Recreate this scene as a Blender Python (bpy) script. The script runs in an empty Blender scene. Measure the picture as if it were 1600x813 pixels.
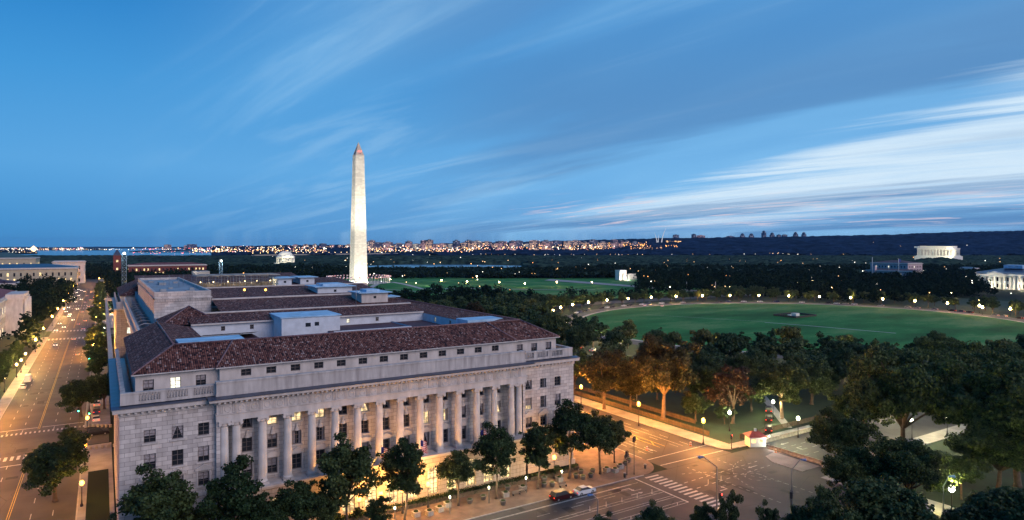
import bpy, math, random
import numpy as np
from mathutils import Vector, Matrix
random.seed(7)
PI = math.pi
S = bpy.context.scene
COL = S.collection
# ------------------------------------------------------------------ camera
A = math.radians(32.1); CA, SA = math.cos(A), math.sin(A); F = 1021.0; H = 50.0
cd = bpy.data.cameras.new('camera'); cam = bpy.data.objects.new('camera', cd); COL.objects.link(cam)
cam.location = (0, 0, H); cam.rotation_euler = (PI/2, 0, -A)
cd.sensor_width = 36; cd.lens = F/1600*36; cd.shift_y = -0.0134; cd.clip_end = 90000; cd.clip_start = 1
S.camera = cam
S.view_settings.view_transform = 'Standard'; S.view_settings.look = 'None'
S.view_settings.exposure = 0.18; S.view_settings.gamma = 1
# ------------------------------------------------------------------ world: dusk sky with streaked cloud
def build_world():
    w = bpy.data.worlds.new("World"); S.world = w; w.use_nodes = True
    nt = w.node_tree; N = nt.nodes; L = nt.links; N.clear()
    def n(t, **k):
        x = N.new(t)
        for a, b in k.items(): setattr(x, a, b)
        return x
    def M(op, a, b=None, c=None, clamp=False):
        x = n('ShaderNodeMath', operation=op); x.use_clamp = clamp
        for i, v in enumerate((a, b, c)):
            if v is None: continue
            if isinstance(v, (int, float)): x.inputs[i].default_value = v
            else: L.new(v, x.inputs[i])
        return x.outputs[0]
    def mix(f, a, b):
        x = n('ShaderNodeMix', data_type='RGBA')
        for i, v in ((0, f), (6, a), (7, b)):
            if isinstance(v, (int, float)): x.inputs[i].default_value = v
            elif isinstance(v, tuple): x.inputs[i].default_value = v + (1,)
            else: L.new(v, x.inputs[i])
        return x.outputs[2]
    tc = n('ShaderNodeTexCoord')
    sp = n('ShaderNodeSeparateXYZ'); L.new(tc.outputs['Generated'], sp.inputs[0])
    x, y, z = sp.outputs
    el = M('ARCSINE', z)                          # radians
    az = M('SUBTRACT', M('ARCTAN2', x, y), A)     # 0 = south-south-west, + towards the west
    west = M('MULTIPLY_ADD', az, 0.62, 0.5, clamp=True)
    # clear sky by height
    def ramp(v, stops):
        r = n('ShaderNodeValToRGB'); L.new(v, r.inputs[0])
        e = r.color_ramp.elements
        while len(e) < len(stops): e.new(0.5)
        for q, (p, c) in zip(e, stops): q.position = p; q.color = c + (1,)
        return r.outputs[0]
    ev = M('MULTIPLY', el, 2.0, clamp=True)
    left = ramp(ev, [(0, (.040, .235, .530)), (.06, (.045, .255, .570)), (.22, (.085, .330, .660)), (.45, (.045, .275, .620)), (.75, (.004, .165, .490)), (1, (.006, .115, .360))])
    right = ramp(ev, [(0, (.200, .380, .620)), (.05, (.200, .390, .650)), (.2, (.180, .430, .740)), (.45, (.110, .320, .620)), (.75, (.060, .230, .520)), (1, (.030, .130, .380))])
    base = mix(west, left, right)
    # streaks in the plane of the cloud deck: fan out of one point on the horizon
    zz = M('MAXIMUM', z, 0.02)
    pl = n('ShaderNodeCombineXYZ')
    hz = M('ADD', zz, 0.10)
    L.new(M('DIVIDE', x, hz), pl.inputs[0]); L.new(M('DIVIDE', y, hz), pl.inputs[1])
    def streak(scale, stretch, rot, detail, rough, seed, dist=0.0):
        mp = n('ShaderNodeMapping'); L.new(pl.outputs[0], mp.inputs[0])
        mp.inputs['Rotation'].default_value = (0, 0, rot)
        mp2 = n('ShaderNodeMapping'); L.new(mp.outputs[0], mp2.inputs[0])
        mp2.inputs['Scale'].default_value = (scale, scale/stretch, 1)
        mp2.inputs['Location'].default_value = (seed, seed*1.7, 0)
        nz = n('ShaderNodeTexNoise'); L.new(mp2.outputs[0], nz.inputs['Vector'])
        nz.inputs['Scale'].default_value = 1; nz.inputs['Detail'].default_value = detail
        nz.inputs['Roughness'].default_value = rough; nz.inputs['Distortion'].default_value = dist
        return nz.outputs['Fac']
    RD = math.radians(-9)
    s1 = streak(0.85, 5.5, RD, 6, .55, 3.1, .4)
    s2 = streak(2.4, 7.0, RD - .08, 8, .6, 8.4, .6)
    s3 = streak(0.4, 3.5, RD + .1, 4, .5, 1.7, .3)
    s4 = streak(5.5, 5.0, RD - .15, 6, .62, 5.2, 1.0)
    def sm(v, a, b):
        r = n('ShaderNodeMapRange', interpolation_type='SMOOTHSTEP'); L.new(v, r.inputs[0])
        r.inputs[1].default_value = a; r.inputs[2].default_value = b; return r.outputs[0]
    # pale veils over the whole sky
    veil = M('MULTIPLY', sm(s3, .36, .60), M('MULTIPLY_ADD', sm(s2, .35, .7), .45, .55))
    veil = M('MULTIPLY', veil, sm(az, -.55, -.1))
    fine = M('MULTIPLY', M('MULTIPLY', sm(s2, .48, .66), sm(az, -.6, -.2)), M('SUBTRACT', 1, sm(el, .45, .7)))
    c = mix(M('MULTIPLY', veil, .75), base, (.26, .56, .85))
    c = mix(M('MULTIPLY', fine, .26), c, (.38, .60, .80))
    d2 = M('MULTIPLY', M('MULTIPLY', sm(s1, .48, .62), sm(s3, .40, .55)), sm(az, -.35, .0))
    c = mix(M('MULTIPLY', d2, .62), c, (.080, .210, .450))
    # grey-blue cloud shade, lower middle and right
    dk = M('MULTIPLY', sm(s1, .45, .62), sm(az, -.25, .1))
    dk = M('MULTIPLY', dk, M('SUBTRACT', 1, sm(el, .20, .38)))
    c = mix(M('MULTIPLY', dk, .65), c, (.085, .220, .450))
    # the bright band of the afterglow: a wedge rising to the west
    n1 = M('MULTIPLY_ADD', M('SUBTRACT', s2, .5), .16, M('MULTIPLY', M('SUBTRACT', s1, .5), .16))
    top = M('ADD', M('MULTIPLY_ADD', az, .235, .058), n1)
    bot = M('ADD', M('MULTIPLY_ADD', az, .060, .020), M('MULTIPLY', n1, .6))
    inb = M('MULTIPLY', sm(M('SUBTRACT', top, el), -.012, .040), sm(M('SUBTRACT', el, bot), -.012, .022))
    inb = M('MULTIPLY', inb, sm(az, -.02, .32))
    wisp = M('MULTIPLY_ADD', sm(s2, .30, .55), .45, .55)
    wisp = M('MULTIPLY', wisp, M('MULTIPLY_ADD', sm(s4, .3, .55), .2, .8))
    bright = M('MULTIPLY', inb, wisp)
    c = mix(bright, c, (.58, .73, .86))
    # dark bars inside the band
    bar = M('MULTIPLY', M('MULTIPLY', sm(s1, .43, .56), inb), M('MULTIPLY', sm(s2, .38, .52), M('SUBTRACT', 1, sm(el, .10, .17))))
    c = mix(M('MULTIPLY', bar, .75), c, (.17, .31, .52))
    # pink low streaks
    pk = M('MULTIPLY', sm(s4, .52, .66), M('MULTIPLY', sm(el, .022, .035), M('SUBTRACT', 1, sm(el, .055, .085))))
    pk = M('MULTIPLY', pk, M('MULTIPLY', sm(az, -.05, .12), M('SUBTRACT', 1, sm(az, .75, 1.2))))
    c = mix(M('MULTIPLY', pk, .65), c, (.75, .62, .66))
    bg = n('ShaderNodeBackground'); L.new(c, bg.inputs[0]); bg.inputs[1].default_value = 1.0
    out = n('ShaderNodeOutputWorld'); L.new(bg.outputs[0], out.inputs[0])
build_world()
# ------------------------------------------------------------------ last soft light of the sky behind the camera
sd = bpy.data.lights.new('sun', 'SUN'); sun = bpy.data.objects.new('sun', sd); COL.objects.link(sun)
sd.energy = 1.5; sd.angle = math.radians(40); sd.color = (1.0, .76, .72)
sun.rotation_euler = Vector((-.30, 1.0, -.52)).to_track_quat('-Z', 'Y').to_euler()

# ================================================================== helpers
def P(px, py, z=0.0):
    d = (H - z)*F/(py - 385.0); return PD(px, d)
def PD(px, d):
    l = (px - 800)/F*d
    return (d*SA + l*CA, d*CA - l*SA)
def dep(x, y): return y*CA + x*SA
def pix(x, y, z): d = dep(x, y); return 800 + F*(x*CA - y*SA)/d, 385 + F*(H - z)/d
def xat(px, Y):
    t = (px - 800)/F; return Y*(t*CA + SA)/(CA - t*SA)
def tag(o, label=None, cat=None, group=None, kind=None):
    if label: o['label'] = label
    if cat: o['category'] = cat
    if group: o['group'] = group
    if kind: o['kind'] = kind
    return o
def empty(name, loc=(0, 0, 0), rz=0, label=None, cat=None, group=None, s=1):
    o = bpy.data.objects.new(name, None); COL.objects.link(o)
    o.location = loc; o.rotation_euler = (0, 0, rz); o.scale = (s, s, s)
    return tag(o, label, cat, group)
def lamp_child(name, parent, loc, energy, color, r=.25, kind='POINT', spot=None, aim=None):
    d = bpy.data.lights.new(name, kind); d.energy = energy; d.color = color
    d.shadow_soft_size = r
    if kind == 'SPOT': d.spot_size = spot; d.spot_blend = .6
    o = bpy.data.objects.new(name, d); COL.objects.link(o); o.parent = parent; o.location = loc
    if aim is not None: o.rotation_euler = Vector(aim).to_track_quat('-Z', 'Y').to_euler()
    return o
CH = {}
def link_child(o, p): o.parent = p; CH.setdefault(p.name, []).append(o)
def copy_tree(o, loc=None, rz=None, s=None, label=None, group=None, parent=None):
    c = o.copy(); COL.objects.link(c)
    if parent is not None: c.parent = parent
    for ch in [q for q in o.children]: copy_tree(ch, parent=c)
    if loc is not None: c.location = loc
    if rz is not None: c.rotation_euler = (0, 0, rz)
    if s is not None: c.scale = s if isinstance(s, tuple) else (s, s, s)
    if label: c['label'] = label
    if group: c['group'] = group
    return c
ONES = ['', 'first', 'second', 'third', 'fourth', 'fifth', 'sixth', 'seventh', 'eighth', 'ninth', 'tenth', 'eleventh', 'twelfth', 'thirteenth', 'fourteenth', 'fifteenth', 'sixteenth', 'seventeenth', 'eighteenth', 'nineteenth']
TENS = {2: ('twenty', 'twentieth'), 3: ('thirty', 'thirtieth'), 4: ('forty', 'fortieth'), 5: ('fifty', 'fiftieth'), 6: ('sixty', 'sixtieth'), 7: ('seventy', 'seventieth'), 8: ('eighty', 'eightieth'), 9: ('ninety', 'ninetieth')}
def ordw(i):
    if i < 20: return ONES[i]
    a, b = divmod(i, 10)
    return TENS[a][1] if b == 0 else TENS[a][0] + '-' + ONES[b]

class MB:
    def __init__(s): s.v = []; s.f = []; s.m = []; s.uv = {}; s.smooth = set()
    def face(s, pts, mi=0, uv=None):
        b = len(s.v); s.v += [tuple(p) for p in pts]; s.f.append(tuple(range(b, b+len(pts)))); s.m.append(mi)
        if uv: s.uv[len(s.f)-1] = uv
        return s
    def box(s, x0, x1, y0, y1, z0, z1, mi=0):
        b = len(s.v)
        s.v += [(x0,y0,z0),(x1,y0,z0),(x1,y1,z0),(x0,y1,z0),(x0,y0,z1),(x1,y0,z1),(x1,y1,z1),(x0,y1,z1)]
        for q in ((0,3,2,1),(4,5,6,7),(0,1,5,4),(1,2,6,5),(2,3,7,6),(3,0,4,7)):
            s.f.append(tuple(b+i for i in q)); s.m.append(mi)
        return s
    def lathe(s, prof, cx=0, cy=0, seg=12, mi=0, caps=True, flute=0, smooth=True):
        b = len(s.v); k = len(prof)
        for r, z in prof:
            for i in range(seg):
                a = 2*PI*i/seg; rr = r*(1-(flute if i % 2 else 0))
                s.v.append((cx+rr*math.cos(a), cy+rr*math.sin(a), z))
        for j in range(k-1):
            for i in range(seg):
                i2 = (i+1) % seg
                s.f.append((b+j*seg+i, b+j*seg+i2, b+(j+1)*seg+i2, b+(j+1)*seg+i)); s.m.append(mi)
                if smooth: s.smooth.add(len(s.f)-1)
        if caps:
            s.f.append(tuple(b+(k-1)*seg+i for i in range(seg))); s.m.append(mi)
            s.f.append(tuple(b+i for i in reversed(range(seg)))); s.m.append(mi)
        return s
    def tube(s, pts, rad, seg=6, mi=0, cap=True):
        pts = [Vector(p) for p in pts]; n = len(pts)
        if not isinstance(rad, (list, tuple)): rad = [rad]*n
        b = len(s.v)
        for i, p in enumerate(pts):
            t = (pts[min(i+1, n-1)] - pts[max(i-1, 0)]).normalized()
            u = t.cross(Vector((0, 0, 1)))
            if u.length < 1e-3: u = Vector((1, 0, 0))
            u.normalize(); w = t.cross(u)
            for k in range(seg):
                a = 2*PI*k/seg
                s.v.append(tuple(p + (u*math.cos(a) + w*math.sin(a))*rad[i]))
        for i in range(n-1):
            for k in range(seg):
                k2 = (k+1) % seg
                s.f.append((b+i*seg+k, b+i*seg+k2, b+(i+1)*seg+k2, b+(i+1)*seg+k)); s.m.append(mi); s.smooth.add(len(s.f)-1)
        if cap:
            s.f.append(tuple(b+k for k in reversed(range(seg)))); s.m.append(mi)
            s.f.append(tuple(b+(n-1)*seg+k for k in range(seg))); s.m.append(mi)
        return s
    def sphere(s, c, r, seg=10, rings=6, mi=0, sz=1.0):
        prof = []
        b = len(s.v)
        for j in range(1, rings):
            t = PI*j/rings
            for i in range(seg):
                a = 2*PI*i/seg
                s.v.append((c[0]+r*math.sin(t)*math.cos(a), c[1]+r*math.sin(t)*math.sin(a), c[2]-r*sz*math.cos(t)))
        lo = len(s.v); s.v.append((c[0], c[1], c[2]-r*sz)); hi = len(s.v); s.v.append((c[0], c[1], c[2]+r*sz))
        for j in range(rings-2):
            for i in range(seg):
                i2 = (i+1) % seg
                s.f.append((b+j*seg+i, b+j*seg+i2, b+(j+1)*seg+i2, b+(j+1)*seg+i)); s.m.append(mi); s.smooth.add(len(s.f)-1)
        for i in range(seg):
            i2 = (i+1) % seg
            s.f.append((lo, b+i2, b+i)); s.m.append(mi); s.smooth.add(len(s.f)-1)
            s.f.append((hi, b+(rings-2)*seg+i, b+(rings-2)*seg+i2)); s.m.append(mi); s.smooth.add(len(s.f)-1)
        return s
    def build(s, name, mats, parent=None, label=None, cat=None, group=None, kind=None, loc=None):
        me = bpy.data.meshes.new(name); me.from_pydata(s.v, [], s.f)
        if not isinstance(mats, (list, tuple)): mats = [mats]
        for m in mats: me.materials.append(m)
        if len(mats) > 1: me.polygons.foreach_set('material_index', s.m)
        if s.smooth:
            fl = [i in s.smooth for i in range(len(s.f))]; me.polygons.foreach_set('use_smooth', fl)
        if s.uv:
            ul = me.uv_layers.new(name='UVMap')
            for i, uv in s.uv.items():
                for k, li in enumerate(me.polygons[i].loop_indices): ul.data[li].uv = uv[k]
        me.update()
        o = bpy.data.objects.new(name, me); COL.objects.link(o)
        if parent: o.parent = parent
        if loc: o.location = loc
        return tag(o, label, cat, group, kind)
def npmesh(name, V, Fq, mats, parent=None, fm=None, smooth=False, **k):
    me = bpy.data.meshes.new(name)
    nv, nf = len(V), len(Fq); c = Fq.shape[1]
    me.vertices.add(nv); me.vertices.foreach_set('co', np.asarray(V, dtype=np.float32).ravel())
    me.loops.add(nf*c); me.loops.foreach_set('vertex_index', np.asarray(Fq, dtype=np.int32).ravel())
    me.polygons.add(nf); me.polygons.foreach_set('loop_start', np.arange(0, nf*c, c, dtype=np.int32))
    me.polygons.foreach_set('loop_total', np.full(nf, c, dtype=np.int32))
    if not isinstance(mats, (list, tuple)): mats = [mats]
    for m in mats: me.materials.append(m)
    if fm is not None: me.polygons.foreach_set('material_index', np.asarray(fm, dtype=np.int32))
    if smooth: me.polygons.foreach_set('use_smooth', np.ones(nf, dtype=bool))
    me.update(calc_edges=True)
    o = bpy.data.objects.new(name, me); COL.objects.link(o)
    if parent: o.parent = parent
    return tag(o, **k)

# ================================================================== materials
def newmat(name):
    m = bpy.data.materials.new(name); m.use_nodes = True
    nt = m.node_tree; return m, nt, nt.nodes['Principled BSDF']
def c4(c): return (c[0], c[1], c[2], 1)
def pm(name, col, var=.25, scale=1.0, rough=.8, bump=0.0, metal=0.0, col2=None, detail=4, bscale=None, rnd=0.0, coord='Object', spec=.5, stretch=None):
    m, nt, b = newmat(name); N, L = nt.nodes, nt.links
    b.inputs['Roughness'].default_value = rough; b.inputs['Metallic'].default_value = metal
    b.inputs['Specular IOR Level'].default_value = spec
    tc = N.new('ShaderNodeTexCoord'); mp = N.new('ShaderNodeMapping'); L.new(tc.outputs[coord], mp.inputs[0])
    if stretch: mp.inputs['Scale'].default_value = stretch
    nz = N.new('ShaderNodeTexNoise'); L.new(mp.outputs[0], nz.inputs['Vector'])
    nz.inputs['Scale'].default_value = scale; nz.inputs['Detail'].default_value = detail
    r = N.new('ShaderNodeValToRGB'); L.new(nz.outputs['Fac'], r.inputs[0])
    c2 = col2 or tuple(min(1, q*(1+var)) for q in col); c1 = col if col2 else tuple(q*(1-var) for q in col)
    r.color_ramp.elements[0].position = .33; r.color_ramp.elements[0].color = c4(c1)
    r.color_ramp.elements[1].position = .68; r.color_ramp.elements[1].color = c4(c2)
    out = r.outputs[0]
    if rnd:
        oi = N.new('ShaderNodeObjectInfo'); hs = N.new('ShaderNodeHueSaturation'); L.new(out, hs.inputs['Color'])
        mr = N.new('ShaderNodeMapRange'); L.new(oi.outputs['Random'], mr.inputs[0]); mr.inputs[3].default_value = 1-rnd; mr.inputs[4].default_value = 1+rnd
        L.new(mr.outputs[0], hs.inputs['Value'])
        m2 = N.new('ShaderNodeMath'); m2.operation = 'MULTIPLY_ADD'; L.new(oi.outputs['Random'], m2.inputs[0]); m2.inputs[1].default_value = -.07; m2.inputs[2].default_value = .535
        L.new(m2.outputs[0], hs.inputs['Hue']); out = hs.outputs[0]
    L.new(out, b.inputs['Base Color'])
    if bump:
        n2 = N.new('ShaderNodeTexNoise'); L.new(mp.outputs[0], n2.inputs['Vector']); n2.inputs['Scale'].default_value = bscale or scale*6; n2.inputs['Detail'].default_value = 3
        bp = N.new('ShaderNodeBump'); bp.inputs['Strength'].default_value = bump; bp.inputs['Distance'].default_value = .1
        L.new(n2.outputs['Fac'], bp.inputs['Height']); L.new(bp.outputs[0], b.inputs['Normal'])
    return m
def emat(name, col, st):
    m, nt, b = newmat(name)
    b.inputs['Base Color'].default_value = c4(tuple(q*.3 for q in col)); b.inputs['Emission Color'].default_value = c4(col); b.inputs['Emission Strength'].default_value = st
    return m
def ashlar(name, c1, c2, mortar, bw=1.5, rh=.72, rough=.85, bump=.35):
    m, nt, b = newmat(name); N, L = nt.nodes, nt.links
    b.inputs['Roughness'].default_value = rough
    tc = N.new('ShaderNodeTexCoord'); sp = N.new('ShaderNodeSeparateXYZ'); L.new(tc.outputs['Object'], sp.inputs[0])
    ad = N.new('ShaderNodeMath'); L.new(sp.outputs[0], ad.inputs[0]); L.new(sp.outputs[1], ad.inputs[1])
    cb = N.new('ShaderNodeCombineXYZ'); L.new(ad.outputs[0], cb.inputs[0]); L.new(sp.outputs[2], cb.inputs[1])
    br = N.new('ShaderNodeTexBrick'); L.new(cb.outputs[0], br.inputs[0])
    br.inputs['Color1'].default_value = c4(c1); br.inputs['Color2'].default_value = c4(c2); br.inputs['Mortar'].default_value = c4(mortar)
    br.inputs['Scale'].default_value = 1; br.inputs['Brick Width'].default_value = bw; br.inputs['Row Height'].default_value = rh
    br.inputs['Mortar Size'].default_value = .028; br.inputs['Mortar Smooth'].default_value = .3; br.inputs['Bias'].default_value = 0
    nz = N.new('ShaderNodeTexNoise'); L.new(tc.outputs['Object'], nz.inputs['Vector']); nz.inputs['Scale'].default_value = .7; nz.inputs['Detail'].default_value = 6
    mp = N.new('ShaderNodeMapping'); L.new(tc.outputs['Object'], mp.inputs[0]); mp.inputs['Scale'].default_value = (1.6, 1.6, .25); L.new(mp.outputs[0], nz.inputs['Vector'])
    mx = N.new('ShaderNodeMix'); mx.data_type = 'RGBA'; mx.blend_type = 'MULTIPLY'; mx.inputs[0].default_value = .8
    r = N.new('ShaderNodeValToRGB'); L.new(nz.outputs['Fac'], r.inputs[0]); r.color_ramp.elements[0].position = .3; r.color_ramp.elements[0].color = (.78, .77, .76, 1) if bump > .2 else (.93, .93, .92, 1); r.color_ramp.elements[1].position = .6; r.color_ramp.elements[1].color = (1.08, 1.08, 1.08, 1)
    L.new(br.outputs['Color'], mx.inputs[6]); L.new(r.outputs[0], mx.inputs[7]); L.new(mx.outputs[2], b.inputs['Base Color'])
    bp = N.new('ShaderNodeBump'); bp.inputs['Strength'].default_value = bump; bp.inputs['Distance'].default_value = .06; bp.invert = True
    L.new(br.outputs['Fac'], bp.inputs['Height']); L.new(bp.outputs[0], b.inputs['Normal'])
    return m
def tiles(name):
    m, nt, b = newmat(name); N, L = nt.nodes, nt.links
    b.inputs['Roughness'].default_value = .75; b.inputs['Specular IOR Level'].default_value = .2
    uv = N.new('ShaderNodeUVMap'); br = N.new('ShaderNodeTexBrick'); L.new(uv.outputs[0], br.inputs[0])
    br.offset = 0.0; br.inputs['Color1'].default_value = (0, 0, 0, 1); br.inputs['Color2'].default_value = (1, 1, 1, 1); br.inputs['Mortar'].default_value = (0, 0, 0, 1)
    br.inputs['Scale'].default_value = 1; br.inputs['Brick Width'].default_value = .34; br.inputs['Row Height'].default_value = .48; br.inputs['Mortar Size'].default_value = .035; br.inputs['Mortar Smooth'].default_value = .5
    r = N.new('ShaderNodeValToRGB'); L.new(br.outputs['Color'], r.inputs[0]); e = r.color_ramp.elements
    e[0].position = 0; e[0].color = (.012, .007, .011, 1); e[1].position = 1; e[1].color = (.40, .30, .28, 1)  # palest tiles are highlights put into the tile colour as specks
    for p, c in ((.12, (.070, .025, .020, 1)), (.5, (.165, .062, .046, 1)), (.80, (.22, .098, .074, 1)), (.93, (.30, .18, .15, 1))):
        q = e.new(p); q.color = c
    nz = N.new('ShaderNodeTexNoise'); L.new(uv.outputs[0], nz.inputs['Vector']); nz.inputs['Scale'].default_value = .35; nz.inputs['Detail'].default_value = 5
    mx = N.new('ShaderNodeMix'); mx.data_type = 'RGBA'; mx.blend_type = 'MULTIPLY'; mx.inputs[0].default_value = .7
    r2 = N.new('ShaderNodeValToRGB'); L.new(nz.outputs['Fac'], r2.inputs[0]); r2.color_ramp.elements[0].position = .3; r2.color_ramp.elements[0].color = (.6, .55, .6, 1); r2.color_ramp.elements[1].position = .65; r2.color_ramp.elements[1].color = (1.25, 1.2, 1.2, 1)
    L.new(r.outputs[0], mx.inputs[6]); L.new(r2.outputs[0], mx.inputs[7]); L.new(mx.outputs[2], b.inputs['Base Color'])
    sp = N.new('ShaderNodeSeparateXYZ'); L.new(uv.outputs[0], sp.inputs[0])
    s = N.new('ShaderNodeMath'); s.operation = 'MULTIPLY'; L.new(sp.outputs[0], s.inputs[0]); s.inputs[1].default_value = 2*PI/.34
    c = N.new('ShaderNodeMath'); c.operation = 'COSINE'; L.new(s.outputs[0], c.inputs[0])
    bp = N.new('ShaderNodeBump'); bp.inputs['Strength'].default_value = .8; bp.inputs['Distance'].default_value = .08; bp.invert = True
    L.new(c.outputs[0], bp.inputs['Height']); L.new(bp.outputs[0], b.inputs['Normal'])
    return m
def foliage(name, c_dark, c_light, rnd=.3):
    m, nt, b = newmat(name); N, L = nt.nodes, nt.links
    b.inputs['Roughness'].default_value = .65; b.inputs['Specular IOR Level'].default_value = .25
    g = N.new('ShaderNodeNewGeometry')
    tc = N.new('ShaderNodeTexCoord'); nz = N.new('ShaderNodeTexNoise'); L.new(tc.outputs['Object'], nz.inputs['Vector']); nz.inputs['Scale'].default_value = .45; nz.inputs['Detail'].default_value = 3
    ad = N.new('ShaderNodeMath'); ad.operation = 'MULTIPLY_ADD'; L.new(g.outputs['Random Per Island'], ad.inputs[0]); ad.inputs[1].default_value = .5; L.new(nz.outputs['Fac'], ad.inputs[2])
    r = N.new('ShaderNodeValToRGB'); L.new(ad.outputs[0], r.inputs[0]); r.color_ramp.elements[0].position = .45; r.color_ramp.elements[0].color = c4(c_dark); r.color_ramp.elements[1].position = 1.0; r.color_ramp.elements[1].color = c4(c_light)
    oi = N.new('ShaderNodeObjectInfo'); hs = N.new('ShaderNodeHueSaturation'); L.new(r.outputs[0], hs.inputs['Color'])
    mr = N.new('ShaderNodeMapRange'); L.new(oi.outputs['Random'], mr.inputs[0]); mr.inputs[3].default_value = 1-rnd; mr.inputs[4].default_value = 1+rnd
    L.new(mr.outputs[0], hs.inputs['Value'])
    m2 = N.new('ShaderNodeMath'); m2.operation = 'MULTIPLY_ADD'; L.new(oi.outputs['Random'], m2.inputs[0]); m2.inputs[1].default_value = -.06; m2.inputs[2].default_value = .53
    L.new(m2.outputs[0], hs.inputs['Hue']); L.new(hs.outputs[0], b.inputs['Base Color'])
    tr = N.new('ShaderNodeBsdfTranslucent'); L.new(hs.outputs[0], tr.inputs[0])
    mx = N.new('ShaderNodeMixShader'); mx.inputs[0].default_value = .25; L.new(b.outputs[0], mx.inputs[1]); L.new(tr.outputs[0], mx.inputs[2])
    L.new(mx.outputs[0], N['Material Output'].inputs[0])
    return m
def litgrid(name, wall, lit, su, sv, frac, st, gap=.25):
    """building wall with a grid of windows, some of them lit"""
    m, nt, b = newmat(name); N, L = nt.nodes, nt.links
    b.inputs['Roughness'].default_value = .6
    tc = N.new('ShaderNodeTexCoord'); sp = N.new('ShaderNodeSeparateXYZ'); L.new(tc.outputs['Object'], sp.inputs[0])
    ad = N.new('ShaderNodeMath'); L.new(sp.outputs[0], ad.inputs[0]); L.new(sp.outputs[1], ad.inputs[1])
    oi = N.new('ShaderNodeObjectInfo')
    cb = N.new('ShaderNodeCombineXYZ'); L.new(ad.outputs[0], cb.inputs[0]); L.new(sp.outputs[2], cb.inputs[1])
    br = N.new('ShaderNodeTexBrick'); L.new(cb.outputs[0], br.inputs[0]); br.offset = 0
    br.inputs['Color1'].default_value = (0, 0, 0, 1); br.inputs['Color2'].default_value = (1, 1, 1, 1); br.inputs['Mortar'].default_value = (0, 0, 0, 1)
    br.inputs['Scale'].default_value = 1; br.inputs['Brick Width'].default_value = su; br.inputs['Row Height'].default_value = sv; br.inputs['Mortar Size'].default_value = gap*min(su, sv); br.inputs['Mortar Smooth'].default_value = 0
    gt = N.new('ShaderNodeMath'); gt.operation = 'GREATER_THAN'; L.new(br.outputs['Color'], gt.inputs[0]); gt.inputs[1].default_value = 1-frac
    mx = N.new('ShaderNodeMix'); mx.data_type = 'RGBA'; L.new(br.outputs['Fac'], mx.inputs[0]); mx.inputs[6].default_value = (.02, .025, .035, 1); mx.inputs[7].default_value = c4(wall)
    L.new(mx.outputs[2], b.inputs['Base Color']); b.inputs['Emission Color'].default_value = c4(lit)
    ms = N.new('ShaderNodeMath'); ms.operation = 'MULTIPLY'; L.new(gt.outputs[0], ms.inputs[0]); ms.inputs[1].default_value = st
    L.new(ms.outputs[0], b.inputs['Emission Strength'])
    return m
def lawnmat(name, c1, c2, c3):
    m, nt, b = newmat(name); N, L = nt.nodes, nt.links
    b.inputs['Roughness'].default_value = .9; b.inputs['Specular IOR Level'].default_value = .15
    tc = N.new('ShaderNodeTexCoord')
    mp = N.new('ShaderNodeMapping'); L.new(tc.outputs['Object'], mp.inputs[0]); mp.inputs['Rotation'].default_value = (0, 0, -A+.2); mp.inputs['Scale'].default_value = (.014, .03, 1)
    nz = N.new('ShaderNodeTexNoise'); L.new(mp.outputs[0], nz.inputs['Vector']); nz.inputs['Scale'].default_value = 1; nz.inputs['Detail'].default_value = 7; nz.inputs['Roughness'].default_value = .62
    n2 = N.new('ShaderNodeTexNoise'); L.new(tc.outputs['Object'], n2.inputs['Vector']); n2.inputs['Scale'].default_value = .6; n2.inputs['Detail'].default_value = 5
    md = N.new('ShaderNodeMath'); md.operation = 'MULTIPLY_ADD'; L.new(n2.outputs['Fac'], md.inputs[0]); md.inputs[1].default_value = .25; L.new(nz.outputs['Fac'], md.inputs[2])
    r = N.new('ShaderNodeValToRGB'); L.new(md.outputs[0], r.inputs[0]); e = r.color_ramp.elements
    e[0].position = .48; e[0].color = c4(c1); e[1].position = .82; e[1].color = c4(c3); q = e.new(.64); q.color = c4(c2)
    L.new(r.outputs[0], b.inputs['Base Color'])
    return m

M_ash = ashlar('limestone blocks', (.40, .365, .355), (.58, .535, .51), (.17, .155, .155))
M_rust = ashlar('rusticated limestone', (.40, .35, .31), (.48, .42, .37), (.12, .11, .10), 1.7, .8, bump=.9)
M_trim = pm('limestone trim', (.49, .45, .43), .16, .8, .85, .2, stretch=(1, 1, .3), detail=7)
M_stain = pm('weathered parapet stone', (.31, .28, .27), .3, .9, .9, .2, col2=(.52, .48, .46), stretch=(1.3, 1.3, .18), detail=8)
M_col = pm('fluted column limestone', (.58, .54, .51), .12, .6, .8, .1)
M_tile = tiles('clay roof tiles')
M_lead = pm('lead sheet', (.045, .060, .10), .3, .5, .35, 0, metal=.3)
M_bluecap = pm('pale metal roofing', (.30, .48, .66), .25, .4, .4)
M_render = pm('painted court wall', (.50, .55, .62), .12, .5, .8)
M_flat = pm('gravel flat roof', (.22, .27, .32), .3, .25, .9)
M_maroon = pm('maroon membrane roof', (.060, .018, .030), .25, .3, .7)
M_glass, _, b = newmat('dark window glass'); b.inputs['Base Color'].default_value = (.018, .022, .03, 1); b.inputs['Roughness'].default_value = .12
M_frame = pm('window joinery', (.30, .28, .27), .1, 1, .6)
M_wood = pm('dark window joinery', (.12, .10, .10), .1, 1, .6)
M_lit = pm('lit room behind glass', (.3, .25, .15), .3, 2)
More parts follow.
